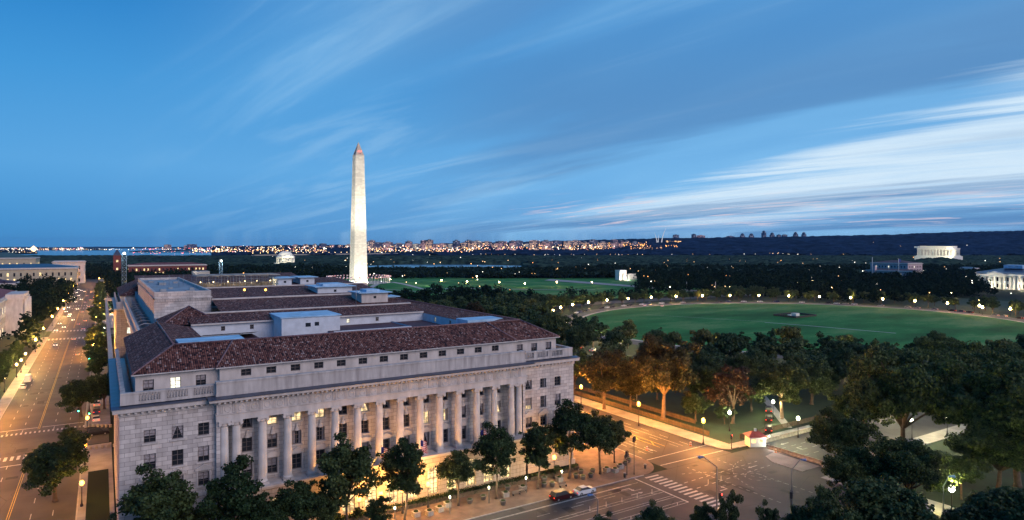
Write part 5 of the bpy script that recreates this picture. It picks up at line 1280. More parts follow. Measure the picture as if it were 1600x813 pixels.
proto('sm', 'sapling', (M_leafA, M_bark), seed=13, hgt=6, cr=2.1, ch=5.2, base=1.2, nclump=20, nleaf=2600, leaf=.34, trunk_r=.09)
used = set()
def tree(key, x, y, z=0, s=1.0, sz=None, rz=None, label=None, group=None, cat='tree'):
    p = PROTO[key]; rz = random.uniform(0, 6.28) if rz is None else rz; sc = (s, s, sz or s)
    if key not in used:
        used.add(key); p.location = (x, y, z); p.rotation_euler = (0, 0, rz); p.scale = sc; p['label'] = label; p['category'] = cat
        if group: p['group'] = group
        return p
    if 'group' in p and not group:
        c = copy_tree(p, (x, y, z), rz, sc, label); del c['group']; return c
    c = copy_tree(p, (x, y, z), rz, sc, label, group); c['category'] = cat; return c
random.seed(99)
# row before the colonnade: crown centres read off the photo
row = [(248, 775, 9.0, 'st0'), (366, 760, 10.5, 'st1'), (465, 780, 9.2, 'st2'), (543, 745, 12.2, 'st0'), (632, 735, 11.5, 'st1'), (716, 740, 10.4, 'st2'), (775, 715, 12.0, 'st0'), (840, 710, 11.8, 'st1'), (889, 680, 15.0, 'st0'), (938, 690, 14.0, 'st2'), (960, 690, 12.0, 'st1')]
ys = [111, 111, 110.5, 111, 110.5, 112, 111, 111, 112.5, 111, 115]
tops = [708, 698, 718, 686, 684, 690, 664, 660, 626, 632, 652]
for i, ((px, py, hh, k), Y) in enumerate(zip(row, ys)):
    x = xat(px, Y); s = (H-(tops[i]-385)*dep(x, Y)/F)/11.3*(.88 if i < 3 else 1)
    tree(k, x, Y, .14, s, label=ordw(i+1).capitalize()+' tree from the left in the pavement row before the colonnade', group='street trees before the colonnade')
for i, (px, Y, hh) in enumerate(((60, 112, 11.2), (140, 108, 10.6), (205, 110, 12.8), (310, 108, 12.6), (420, 108, 12.0), (300, 113, 13.2), (100, 118, 10), (175, 116, 11.5), (405, 112, 13.5), (505, 111, 13.0), (235, 105, 11), (590, 107, 9.5))):
    tree(('st2', 'st0', 'st1')[i % 3], xat(px, Y), Y, .1, hh*.76/11.2, label='dark leafy tree along the bottom left edge of the view, '+ordw(i+1)+' planted', group='trees along the bottom left')
# avenue trees
av = [(85, 690, 168, 11, 'bushy tree lit orange from below, overhanging the zebra crossing on the avenue'), (108, 650, 232, 8, 'narrow bright green tree beside the green traffic lights'), (128, 600, 262, 13, 'broad tree overhanging the avenue just beyond the green traffic lights'), (160, 600, 258, 12, 'dark tree between the avenue and the parking bays, behind the broad one')]
for (px, py, hh, s, key), (_, _, _, _, lab) in zip(((86, 784, 12.2, .78, 'pk1'), (108, 722, 8.5, .75, 'st1'), (126, 652, 11.5, .80, 'pk1'), (163, 640, 11.5, .62, 'pk1')), av):
    x, y = P(px, py); tree(key, x, y, .1, s, sz=hh/(15.5 if key == 'pk1' else 11.2), label=lab)
k = 0
for Y in list(range(290, 430, 13))+list(range(480, 930, 18)):
    k += 1; tree(('md0', 'md1')[k % 2], -1.6+random.uniform(-1, .8), Y, 0, random.uniform(.62, .8), label=ordw(k).capitalize()+' roadside tree on the right of the avenue counting away from the lights', group='trees right of the avenue')
k = 0
for Y in range(236, 360, 14):
    k += 1; tree('st0' if k % 2 else 'st2', -30.5+random.uniform(-1.5, .5), Y, 0, random.uniform(.8, 1.0), label=ordw(k).capitalize()+' roadside tree at the left kerb counting away from the camera', group='trees left of the avenue')
for Y in range(0):
    for X in range(0):
        if -90 < X < -36 and Y < 480: continue
        if X < -30-(0) and random.random() < .82:
            tree(random.choice(('md0', 'md1')), X+random.uniform(-4, 3), Y+random.uniform(-5, 5), 0, random.uniform(.9, 1.2), label='dark round tree in the grove left of the avenue', group='grove left of the avenue')
# big park trees at right of the street
big = [
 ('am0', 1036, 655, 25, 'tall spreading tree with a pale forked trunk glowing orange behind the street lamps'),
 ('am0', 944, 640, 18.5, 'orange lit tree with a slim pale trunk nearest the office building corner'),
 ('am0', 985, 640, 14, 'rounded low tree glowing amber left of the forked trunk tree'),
 ('rs', 1145, 662, 17, 'dark russet tree behind the street lamp nearest the guard booth'),
 ('pk1', 1100, 640, 17, 'dark full tree between the forked tree and the russet tree'),
 ('pk0', 1222, 655, 18, 'wide olive domed tree above the two white path lamps'),
 ('pk1', 1268, 632, 15, 'dark full tree on the grass right of the path lamps'),
 ('pk1', 1305, 610, 15, 'dark full tree on the grass before the elms near the glowing pavilion'),
 ('pk0', 1165, 625, 16, 'olive tree between the russet tree and the wide olive dome'),
 ('pk1', 1180, 600, 13, 'dark tree just left of the wide olive dome'),
 ('rs', 742, 515, 17.5, 'tall dark russet tree rising beyond the right end of the tiled roofs'),
 ('rs', 620, 488, 13, 'orange brown tree showing over the purple roofs right of the obelisk'),
 ('md1', 781, 505, 18, 'tall narrow dark tree right of the russet one before the monument lawn'),
 ('pk1', 850, 545, 17, 'large dark green tree behind the north west corner of the office building'),
 ('pk1', 905, 560, 15, 'dense green tree by the parked cars beyond the corner'),
 ('md2', 1231, 560, 15, 'loose olive tree standing on the near edge of the oval lawn'),
 ('md2', 1325, 560, 11, 'narrow light green tree beside a path lamp near the oval lawn'),
 ('md1', 1290, 572, 14, 'dark tree left of the narrow light green tree'),
 ('md2', 1122, 548, 9, 'small yellow green clipped tree at the near edge of the oval lawn')]
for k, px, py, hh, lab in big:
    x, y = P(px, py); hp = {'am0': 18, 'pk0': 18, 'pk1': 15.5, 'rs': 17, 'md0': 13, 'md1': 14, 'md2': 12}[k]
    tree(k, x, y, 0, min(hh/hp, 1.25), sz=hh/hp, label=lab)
elms = [
 ('elm', 1412, 722, 27, 1.05, 'huge dark elm with a fan of pale limbs in the right foreground'),
 ('elm2', 1590, 760, 28, 1.1, 'huge dark elm cut by the right edge of the view'),
 ('elm2', 1500, 640, 22, 1.0, 'broad elm behind the two huge right foreground elms'),
 ('elm', 1380, 640, 18, .72, 'rounded elm behind the left side of the huge limbed elm'),
 ('elm2', 1590, 640, 20, .9, 'broad elm at the right edge behind the foreground ones'),
 ('elm', 1310, 735, 13, .55, 'low dark elm hiding the left fringe of the junction side street'),
 ('elm', 1540, 690, 24, .95, 'dense dark elm between the two huge right elms'),
 ('elm2', 1350, 690, 17, .7, 'dark elm left of the huge limbed elm beside the white car'),
 ('elm2', 1560, 765, 15, .8, 'dark elm filling the gap above the yellow lamp at bottom right'),
 ('elm2', 1330, 790, 12, .5, 'small dark elm at the bottom left of the limbed elm'),
 ('elm', 1420, 800, 14, .6, 'low dark elm under the limbed elm at the bottom'),
 ('elm', 1470, 590, 17, .8, 'elm with a domed crown against the oval lawn, right of centre')]
for k, px, py, hh, s, lab in elms:
    x, y = P(px, py); tree(k, x, y, 0, s, sz=hh/23.5, label=lab)
near = [('pk1', 1385, 100, 14.5, 1.0, 'dark bushy tree low in the right foreground before the limbed elm'), ('st2', 1290, 95, 15.5, 1.1, 'dark tree with thin bare twigs near the bottom, right of the crossing'), ('pk1', 1545, 96, 12, .9, 'dark rounded tree at the bottom right corner'), ('pk1', 1590, 98, 14, 1.0, 'dark tree filling the bottom right corner behind the rounded one'), ('st2', 1502, 129, 9, .95, 'low bright green tree lit by the yellow lamp at bottom right'),
 ('st2', 1025, 100, 10.8, .85, 'green tree top at the bottom edge left of the crossing'), ('st1', 959, 98, 10.0, .8, 'leaf green sapling at the bottom edge by the cycle lanes'), ('st1', 1097, 104, 9.7, .55, 'dark sapling at the bottom edge before the crossing bars'), ('st1', 1138, 102, 12.2, .60, 'slim green tree beside the tall street light pole'), ('st1', 1203, 98, 12.0, .6, 'slim sapling at the bottom edge right of the street light pole'), ('st2', 1250, 96, 11.5, .9, 'low dark sapling under the twiggy tree')]
for k, px, d, hh, s, lab in near:
    x, y = PD(px, d); hp = {'pk1': 15.5, 'st2': 10, 'st1': 11.6, 'sm': 6.2}[k]; tree(k, x, y, 0, s, sz=hh/hp, label=lab)
# understorey inside the fence
random.seed(77); k = 0
for _ in range(400):
    x, y = random.uniform(143, 215), random.uniform(122, 215)
    if any((a-x)**2+(b_-y)**2 < 49 for a, b_ in [(q.location.x, q.location.y) for q in COL.objects if q.name.startswith('understorey')]): continue
    if abs((x-160)*.726-(y-112)*.688) < 4 or k >= 30: continue
    if x > 150 and y < 133: continue
    k += 1
    if k == 1: UN = copy_tree(PROTO['pk1'], (x, y, 0), 0, (.45, .45, .42)); UN.name = 'understorey_tree'; o = UN
    else: s_ = random.uniform(.34, .55); o = copy_tree(UN, (x, y, 0), random.uniform(0, 6), (s_, s_, s_*.95)); o.name = 'understorey_tree'
    tag(o, 'low dark bushy tree under the tall trees inside the street fence', 'tree', 'understorey inside the street fence')
    if k > 1: pass
# shrub in bright green by the entrance
for i, (px, s) in enumerate(((520, .8), (560, .55), (870, .5), (705, .5))): x = xat(px, 114); tree('sm', x, 114, .14, s, label=('lime green bush lit from below', 'small rounded bush', 'low bush near the corner', 'low dark bush')[i]+' against the arcade wall, '+ordw(i+1)+' from the left' if i else 'lime green bush lit from below against the arcade wall', cat='shrub')
# scatter: groves as single trees out to about 620 m
pts = []
def free(x, y, dmin):
    for a, b_, c_ in pts:
        if (a-x)**2+(b_-y)**2 < (dmin*c_)**2: return False
    return True
for o in list(COL.objects):
    if o.type == 'EMPTY' and o.get('category') == 'tree': pts.append((o.location.x, o.location.y, .8))
def in_ell(x, y, k): return ((x-EX)/(ERX+k))**2+((y-EY)/(ERY+k))**2 < 1
def scatter(n_, fx, dmin, keys, smin, smax, lab, grp, tries=20000):
    c = 0; t = 0
    while c < n_ and t < tries:
        t += 1; x, y = fx()
        if x is None or not free(x, y, dmin): continue
        if in_ell(x, y, 24) or X15[0]-4 < x < X15[1]+9 and y < 440 or 432 < y < 462: continue
        d = dep(x, y); px = pix(x, y, 0)[0]
        if px > 1680 or px < -40: continue
        pts.append((x, y, 1)); c += 1
        tree(random.choice(keys), x, y, 0, random.uniform(smin, smax), label=lab, group=grp)
    return c
R = random.uniform
c1 = scatter(110, lambda: (R(138, 300), R(128, 428)), 12.5, ('md0', 'md1', 'md0', 'md2'), .85, 1.2, 'dark rounded tree in the grove between the right hand street and the oval lawn', 'grove before the oval lawn')
def ringf():
    a = R(-PI, PI); k = R(26, 50); return EX+(ERX+k)*math.cos(a), EY+(ERY+k)*math.sin(a)
c2 = scatter(60, lambda: ringf(), 13, ('md0', 'md1', 'md2', 'md2'), .7, .95, 'small rounded tree in the loose row round the oval lawn', 'trees round the oval lawn')
c3 = scatter(36, lambda: (R(300, 560), R(112, 150)), 11, ('md0', 'md1', 'md2'), .9, 1.25, 'dark tree in the belt along the near right side of the oval lawn', 'belt right of the oval lawn')
c4_ = scatter(50, lambda: (R(180, 560), R(404, 432)), 8.5, ('md0', 'md1'), .6, .9, 'dark tree in the belt beyond the oval lawn beside the cross avenue', 'belt beyond the oval lawn')
c5 = scatter(16, lambda: (R(230, 330), R(462, 500)), 11, ('md0', 'md1'), .6, .8, 'low dark tree at the near edge of the monument lawn', 'trees at the near edge of the monument lawn')
print('trees', c1, c2, c3, c4_, c5)
# far woods: one mass of trees
def woods():
    g_ = np.random.default_rng(4); V_, D_ = [], []
    base_pts = []
    N_ = 0
    for _ in range(60000):
        d = math.sqrt(g_.uniform(300**2, 1300**2)); px = g_.uniform(-60, 1720); x, y = PD(px, d)
        if y < 462 and x < 560 and x > -30: continue
        if in_ell(x, y, 26): continue
        if 432 < y < 462: continue
        if x > -28.5 and x < 8 and y < 1170: continue
        if y < 300: continue
        if -98 < x < -33 and 296 < y < 530: continue
        if x <= -29 and 920 < y < 1010 and x > -160: continue
        if math.hypot(x-MX, y-MY) < 205: continue
        if 320 < x < 700 and 470 < y and d < 1010 and not (px > 1000 and d > 700): continue
        if d > 1050 and px < 135: continue
        if 225 < px < 322 and d < 720: continue
        if abs(px-194) < 3 and d < 540: continue
        if 1335 < px < 1455 and 940 < d < 1110: continue
        if 1530 < px < 1650 and 660 < d < 800: continue
        if abs(px-1512) < 18 and 1060 < d < 1160: continue
        if abs(px-975) < 22 and 880 < d < 1000: continue
        if x > 8 and d < 470: continue
        if px < 560 and px > 120 and y < 500: continue
        base_pts.append((x, y, d))
    # thin to a spacing of 12 m
    cell = {}; keep = []
    for x, y, d in base_pts:
        k = (int(x//13.5), int(y//13.5))
        if k in cell: continue
        cell[k] = 1; keep.append((x, y, d))
    print('woods', len(keep))
    Vs = []
    for x, y, d in keep:
        n_ = 150 if d < 800 else 80; cr = g_.uniform(4.5, 9.5); h = g_.uniform(7, 10) if d > 850 and 540 < pix(x, y, 0)[0] < 900 else g_.uniform(8, 18) * (1 if d > 650 or x < 0 else .8); leaf = 1.7 if d < 800 else 2.4
        nc = 7; cc = g_.normal(size=(nc, 3))*np.array([cr*.38, cr*.38, h*.13])+np.array([x, y, h*.62+gh(x, y)])
        idx = g_.integers(0, nc, n_); dd = g_.normal(size=(n_, 3)); dd /= np.linalg.norm(dd, axis=1)[:, None]
        pos = cc[idx]+dd*cr*.46*np.array([1, 1, .9])
        nr = dd+g_.normal(size=(n_, 3))*.5; nr /= np.linalg.norm(nr, axis=1)[:, None]
        a = np.cross(nr, g_.normal(size=(n_, 3))); a /= np.linalg.norm(a, axis=1)[:, None]; b_ = np.cross(nr, a); s = leaf*g_.uniform(.7, 1.3, n_)[:, None]
        Vs.append(np.stack([pos-a*s*.6, pos+b_*s*.5, pos+a*s*.6, pos-b_*s*.5], 1).reshape(-1, 3))
    V = np.concatenate(Vs); npmesh('woodland', V, np.arange(len(V)).reshape(-1, 4), M_wood1, kind='stuff')
woods()
# hedge before the arcade
m = MB(); o = empty('hedge', (0, 0, 0), 0, 'low clipped hedge along the foot of the arcade wall', 'hedge')
g_ = np.random.default_rng(8); n_ = 9000; pos = np.stack([g_.uniform(20, 90, n_), g_.uniform(115.2, 116.8, n_), .15+1.1*g_.uniform(0, 1, n_)**.5], 1)
a = g_.normal(size=(n_, 3)); a /= np.linalg.norm(a, axis=1)[:, None]; b_ = np.cross(a, g_.normal(size=(n_, 3))); b_ /= np.linalg.norm(b_, axis=1)[:, None]
npmesh('leaves', np.stack([pos-a*.16, pos+b_*.12, pos+a*.16, pos-b_*.12], 1).reshape(-1, 3), np.arange(n_*4).reshape(-1, 4), M_leafA, o)
MB().box(20, 90, 115.3, 116.7, .14, .9).build('inner_twigs', M_bark, o)

# ================================================================== lamps
def globe_lamp(name, gmat, h=5.6, r_=.34, lcol=(1, .5, .15), en=2500):
    o = empty(name)
    m = MB(); m.lathe([(.28, 0), (.28, .5), (.16, .7), (.13, 1.2), (.085, 1.6), (.07, h-.6), (.14, h-.5), (.10, h-.38)], 0, 0, 10); m.build('post', M_black, o)
    m = MB(); m.sphere((0, 0, h), r_, 12, 8, sz=1.25); m.build('globe', gmat, o)
    MB().lathe([(.15, h+r_*1.2), (.07, h+r_*1.4), (.02, h+r_*1.9)], 0, 0, 8).build('finial', M_black, o)
    lamp_child('lamp_light', o, (0, 0, h+1.05), en, lcol, .35)
    for c in o.children:
        if c.name.startswith('globe'): c.visible_shadow = True
    return o
for mm in (M_orange, M_warm, M_cool): pass
LP = {}
def place_lamp(kind, px, py, lab, grp, h=None, en=None, xy=None):
    spec = {'sodium': (M_orange, 6.0, .46, (1, .38, .06), 24000), 'warm': (M_warm, 5.0, .40, (1, .58, .16), 12000), 'cool': (M_cool, 5.0, .42, (1, .86, .46), 6000), 'far': (M_far, 5.5, .66, (1, .56, .18), 8000), 'av': (emat('orange avenue globe', (1, .50, .10), 22) if kind == 'av' and 'av' not in LP else M_orange, 6.0, .5, (1, .38, .06), 25000), 'wall': (M_orange, 4.6, .40, (1, .42, .07), 2600)}[kind]
    if xy: x, y = xy
    else: x, y = P(px, py, spec[1])
    if kind not in LP: LP[kind] = globe_lamp('street_lamp', spec[0], spec[1], spec[2], spec[3], spec[4]); o = LP[kind]; o.location = (x, y, 0)
    else: o = copy_tree(LP[kind], (x, y, 0))
    o['label'] = lab; o['category'] = 'street lamp'; o['group'] = grp
    return o
for px, py, lab in ((908, 605, 'bright orange globe lamp by the office building corner, farthest of the three along the fence'), (998, 632, 'bright orange globe lamp in the middle of the three along the fence'), (1099, 658, 'bright orange globe lamp nearest the guard booth'), (921, 655, 'orange globe lamp behind the pavement trees at the street corner')):
    place_lamp('sodium', px, py, lab, 'orange lamps by the right hand street')
for i, px in enumerate((561, 595, 629, 669, 866)):
    place_lamp('wall', 0, 0, 'orange globe lamp before the arcade wall, '+ordw(i+1)+' from the left', 'orange lamps before the arcade', xy=(xat(px, 114.2), 114.2))
for px, py, lab in ((1208, 628, 'white globe lamp beside the row of parked vans'), (1247, 654, 'white globe lamp beside the park path and fence'), (1321, 548, 'white globe lamp at the narrow light green tree'), (1485, 583, 'white globe lamp glinting among the right hand elms'), (1336, 559, 'small white lamp right of the narrow light green tree'), (1559, 540, 'warm globe lamp by the near right path, left one'), (1597, 535, 'warm globe lamp by the near right path, right one'), (966, 541, 'white lamp right of the parked cars beyond the corner'), (951, 531, 'white lamp by the parked cars beyond the corner'), (1140, 645, 'small pale lamp in front of the russet tree'), (1388, 616, 'small lamp inside the huge limbed elm'), (1425, 658, 'small lamp behind the limbs of the huge elm'), (826, 495, 'pale lamp among the trees past the roof corner'), (859, 512, 'pale lamp lower among the trees past the roof corner'), (884, 464, 'pale lamp near the belt before the monument lawn'), (686, 475, 'pale lamp behind the ridge of the long side roof'), (1480, 652, 'small lamp between the two huge elms')):
    place_lamp('cool', px, py, lab, 'white lamps in the park')
for i, (px, py) in enumerate(((163, 512), (163, 494), (167, 481), (157, 470), (160, 463), (162, 527))): place_lamp('cool', px, py, 'bright white lamp in the cluster right of the avenue, '+ordw(i+1)+' nearest' if i < 5 else 'pale lamp nearest the camera in the cluster beside the far left pavilion', 'bright lamps right of the avenue')
x, y = PD(1487, 118); place_lamp('cool', 0, 0, 'bright yellow lamp lighting green leaves at bottom right', 'white lamps in the park', xy=(x, y)).scale = (1.25, 1.25, 1.25)
o = [q for q in COL.objects if q.type == 'EMPTY' and str(q.get('label', '')).startswith('bright yellow lamp')][0]
lamp_child('lamp_light', o, (.9, -1.2, 5.2), 8000, (1, .85, .25), .3)
k = 0
for a in range(-95, 215, 9):
    k += 1; t = math.radians(a); place_lamp('far', 0, 0, ordw(k).capitalize()+' warm lamp along the ring road round the oval lawn', 'lamps along the ring road', xy=(EX+(ERX+20)*math.cos(t), EY+(ERY+20)*math.sin(t)))
fars = [(610, 437), (690, 438), (730, 440), (745, 432), (882, 418), (887, 400+26), (1010, 446), (1047, 449), (942, 462), (1140, 447), (1173, 448), (1205, 441), (1213, 437), (1225, 433), (1238, 437), (1246, 443), (1270, 439), (1268, 447), (1300, 450), (1372, 441), (1486, 457), (1530, 470), (1535, 480), (476, 432), (411, 421), (408, 431), (513, 425), (540, 410), (468, 409), (1110, 445), (1115, 449), (1240, 450), (650, 443), (780, 441), (820, 443), (925, 441), (870, 441)]
for i, (px, py) in enumerate(sorted(fars)): place_lamp('far', px, py, 'distant warm street lamp beyond the oval lawn and roofs, '+ordw(i+1)+' from the left', 'distant street lamps')
lf = [(7, 590), (26, 570), (40, 553), (33, 563), (64, 508), (100, 483), (113, 457)]
for i, (px, py) in enumerate(lf): place_lamp('warm', px, py, 'warm globe lamp at the left side of the avenue, '+ordw(i+1)+' nearest', 'lamps left of the avenue', h=5)
k = 0
for Y in [150, 178, 206, 236, 262, 290, 318, 348, 378, 408, 480, 520, 560, 610, 660, 720, 790, 870, 960, 1060]:
    k += 1; place_lamp('av' if Y > 340 else 'wall', 0, 0, ordw(k).capitalize()+' lamp on the right pavement of the avenue counting away', 'lamps right of the avenue', xy=(-3.3, Y))
k = 0
for Y in [160, 200, 245, 380, 430, 500, 560, 640, 740, 860, 1000]:
    k += 1; place_lamp('av' if Y > 340 else 'sodium', 0, 0, ordw(k).capitalize()+' orange lamp close to the left kerb of the avenue counting away', 'kerb lamps left of the avenue', xy=(-26.5, Y))
# short white path posts on the plaza
PPx = [(617, 794), (703, 777), (764, 762), (822, 747), (878, 737)]
pl = None
for i, (px, py) in enumerate(PPx):
    x, y = P(px, py, 3.2)
    if pl is None:
        pl = empty('path_lamp', (x, y, .14)); MB().lathe([(.09, 0), (.07, 2.8), (.16, 2.85)], 0, 0, 8).build('post', M_galv, pl); MB().lathe([(.13, 2.86), (.15, 3.2), (.05, 3.3)], 0, 0, 8).build('head', M_cool, pl); lamp_child('lamp_light', pl, (0, 0, 3.6), 900, (1, .8, .45)); o = pl
    else: o = copy_tree(pl, (x, y, .14))
    tag(o, 'short slim path lamp on the brick pavement, '+ordw(i+1)+' from the left', 'path lamp', 'path lamps on the brick pavement')
# tall unlit cobra head poles
def cobra(px, d, h, arm, lab, dirx):
    x, y = PD(px, d); o = empty('street_light', (x, y, 0), 0, lab, 'street light', 'tall grey street lights at the junction')
    v = Vector((CA, -SA, 0))*arm; n_ = 8
    ps = [(0, 0, 0), (0, 0, h*.6), (0, 0, h*.86)]+[(v.x*math.sin(t), v.y*math.sin(t), h*.86+h*.14*(1-math.cos(t))*0+h*.14*math.sin(t)) for t in [PI/2*k/n_ for k in range(1, n_+1)]]
    MB().tube(ps, [.14, .12, .1]+[.07]*n_, 8).build('pole', M_galv, o)
    e = ps[-1]; u = v.normalized(); MB().tube([e, (e[0]+u.x*.9, e[1]+u.y*.9, e[2]-.05)], [.1, .26], 8).sphere((e[0]+u.x*.75, e[1]+u.y*.75, e[2]-.05), .36, 10, 6, sz=.55).build('lamp_head', paint('blue lamp hood', (.10, .20, .45)) if px == 1120 else bpy.data.materials['blue lamp hood'], o)
cobra(1120, 116, 12.6, -2.3, 'tall grey street light with a blue hood right of the crossing bars', -1); cobra(1237, 114, 12.8, 1.5, 'tall grey street light with a blue hood near the bottom right', 1); cobra(934, 116, 5.9, -.8, 'grey street light whose hood just enters the bottom edge', -1)
cobra(995, 205, 9.5, -1.0, 'blue hooded street light far along the right hand street', -1)
cobra(1474, 108, 12.0, .9, 'street light with a pale hood before the yellow lit leaves', 1)
# traffic signals
def signal(x, y, h, lab, col=None, arms=1, heads=2, z=0):
    o = empty('traffic_signal', (x, y, z), A, lab, 'traffic signal', 'traffic signals')
    MB().lathe([(.14, 0), (.09, .5), (.08, h)], 0, 0, 8).build('pole', M_black, o)
    for k in range(heads):
        zz = h-1.3-k*2.2*(0 if heads < 3 else 1); xx = (-.35, .35, 0)[k % 3]
        hd = MB().box(xx-.2, xx+.2, -.22, .18, zz, zz+1.15).build('signal_head', M_black, o)
        for q in range(3):
            zc_ = zz+.2+q*.37; c_ = MB(); c_.lathe([(.13, 0), (.13, .04)], 0, 0, 10); l = c_.build('lens', {'g': M_gl if q == 0 else M_glass, 'r': M_rl if q == 2 else M_glass, None: M_glass}[col], hd); l.location = (xx, -.23, zc_); l.rotation_euler = (PI/2, 0, 0)
    return o
x, y = P(997, 743); signal(x-.6, y+.6, 8.6, 'tall dark traffic signal pole at the street corner beside the crossing'); x, y = P(993, 744); signal(x-1.4, y+1.2, 5.6, 'shorter dark traffic signal left of the tall corner pole')
x, y = P(1143, 702); signal(x, y, 3.9, 'traffic signal showing red left of the guard booth', 'r', heads=1)
x, y = PD(1126, 112); signal(x, y, 8.0, 'red traffic signal beside the tall grey street light', 'r', heads=1); x, y = PD(1236, 112); signal(x, y, 8.2, 'dark traffic signal stack near the bottom right pole', None, heads=2)
x, y = P(1294, 728); signal(x, y, 4.6, 'red traffic signal at the left fringe of the right hand elms', 'r', heads=1)
x, y = P(100, 690); o = signal(-5.3, 214, 6.2, 'traffic signal showing green over the avenue, left one of the pair', 'g', heads=1); signal(-2.8, 212, 5.6, 'traffic signal showing green on the pavement, right one of the pair', 'g', heads=1); signal(-4.4, 320, 5, 'traffic signal showing green farther along the avenue', 'g', heads=1)

# ================================================================== cars
M_cg = pm('car window glass', (.02, .025, .03), .1, 1, .5, spec=.3)
def car(name, body, kind='sedan', lit=False, brake=False):
    """length along +x"""
    L_, W, Hh = {'sedan': (4.6, 1.8, 1.42), 'suv': (4.8, 1.9, 1.75), 'van': (6.2, 2.1, 2.6), 'truck': (9, 2.4, 3.4)}[kind]
    o = empty(name)
    if kind == 'sedan': prof = [(-.50, .32), (-.50, .62), (-.46, .68), (-.30, .74), (.18, .70), (.42, .62), (.50, .50), (.50, .32)]; cab = [(-.40, .70), (-.24, 1.0), (.06, 1.0), (.24, .70)]
    elif kind == 'suv': prof = [(-.50, .30), (-.50, .58), (-.48, .62), (.22, .62), (.46, .54), (.50, .44), (.50, .28)]; cab = [(-.47, .62), (-.42, .98), (-.36, 1.0), (.10, 1.0), (.26, .62)]
    else: prof = [(-.50, .18), (-.50, .5), (.26, .5), (.44, .36), (.5, .30), (.5, .18)]; cab = [(-.5, .5), (-.49, .98), (-.47, 1.0), (.20, 1.0), (.30, .5)]
    m = MB(); b0 = .19 if kind in ('sedan', 'suv') else .14
    pr = [(a*L_, c_*Hh) for a, c_ in prof]; pr[0] = (pr[0][0], .24); pr[-1] = (pr[-1][0], .24)
    y1, y2 = W/2, W/2*.9
    def ring(y, k=1.0): return [(a, y, c_) for a, c_ in pr]
    m.face([(a, -y1, c_) for a, c_ in pr]); m.face([(a, y1, c_) for a, c_ in reversed(pr)])
    for (a, c_), (d_, e) in zip(pr, pr[1:]+pr[:1]): m.face([(a, -y1, c_), (a, y1, c_), (d_, y1, e), (d_, -y1, e)])
    cb = [(a*L_, c_*Hh) for a, c_ in cab]; yt = W/2*.78
    yy = lambda c_: y1*.96-(y1*.96-yt)*((c_-cb[0][1])/(Hh-cb[0][1]))
    top = [p for p in cb if p[1] > Hh*.97]
    m.face([(top[0][0], -yt, Hh+.015), (top[-1][0], -yt, Hh+.015), (top[-1][0], yt, Hh+.015), (top[0][0], yt, Hh+.015)])
    m.build('body', body, o)
    g_ = MB(); gm = M_cg
    g_.face([(a, -yy(c_), c_) for a, c_ in cb]); g_.face([(a, yy(c_), c_) for a, c_ in reversed(cb)])
    for (a, c_), (d_, e) in zip(cb, cb[1:]): g_.face([(a, -yy(c_), c_), (a, yy(c_), c_), (d_, yy(e), e), (d_, -yy(e), e)])
    g_.build('window', gm if kind in ('sedan', 'suv') else body, o)
    if kind in ('van', 'truck'): MB().face([(.205*L_, -yt*.95, Hh*.95), (.205*L_, yt*.95, Hh*.95), (.305*L_, y1*.85, Hh*.52), (.305*L_, -y1*.85, Hh*.52)]).build('windscreen', M_glass, o)
    rw_ = .33 if kind in ('sedan', 'suv') else .42
    for sx in (-.31, .31):
        for sy in (-1, 1):
            w = MB(); w.tube([(sx*L_, sy*(W/2-.2), rw_), (sx*L_, sy*(W/2+.02), rw_)], rw_, 12); wo = w.build('wheel', M_tyre, o)
            MB().tube([(sx*L_, sy*(W/2+.021), rw_), (sx*L_, sy*(W/2+.03), rw_)], rw_*.6, 8).build('rim', M_rim, wo)
    for sy in (-1, 1):
        a, c_ = pr[-2]; MB().box(L_/2-.06, L_/2+.02, sy*W*.36-.16, sy*W*.36+.16, Hh*.36, Hh*.36+.16).build('headlight', M_head if lit else M_rim, o)
        MB().box(-L_/2-.02, -L_/2+.05, sy*W*.38-.14, sy*W*.38+.14, Hh*.42, Hh*.42+.16).build('tail_light', M_tail, o)
    return o
cw_, ck, cr_, cs, cb_ = (paint('white car paint', (.62, .62, .62)), paint('black car paint', (.015, .016, .02)), paint('dark red car paint', (.035, .005, .007)), paint('silver car paint', (.28, .29, .31)), paint('blue car paint', (.03, .05, .12)))
def setcar(o, x, y, a, lab, cat='car', grp=None, z=.045): o.location = (x, y, z); o.rotation_euler = (0, 0, a); tag(o, lab, cat, grp); return o
x, y = P(909, 769); C1 = setcar(car('car', cw_), x, 104.4 - .2, 0, 'white saloon car parked at the kerb before the brick plaza')
x, y = P(873, 777); setcar(car('car', cr_, 'suv', brake=True), x, 104.3, 0, 'dark red car parked directly behind the white saloon')
C3 = setcar(car('car', ck, 'suv'), -.8, 205, 0, 'dark estate car standing in the side driveway left of the office building')
setcar(car('car', cw_, 'sedan'), *P(1328, 684), 1.2+PI/2, 'white saloon at the left fringe of the elms past the junction')
for i, (py, c_) in enumerate(((674, ck), (658, ck), (644, ck))):
    x, y = P(1201, py); setcar(car('parked_car', c_, 'suv'), x, y, .64, 'utility car in the park lane beside a white lamp, '+ordw(i+1)+' nearest', 'car', 'cars in the park lane')
setcar(car('van', cw_, 'van'), -23.2, 300, PI/2, 'white van parked at the left kerb of the avenue', 'van'); setcar(car('parked_car', cw_), -23.5, 286, PI/2, 'white saloon parked behind the white van on the avenue')
PC = [car('parked_car', c_, k_) for c_, k_ in ((ck, 'suv'), (cs, 'sedan'), (cw_, 'sedan'), (cb_, 'suv'))]
used_pc = set(); random.seed(5)
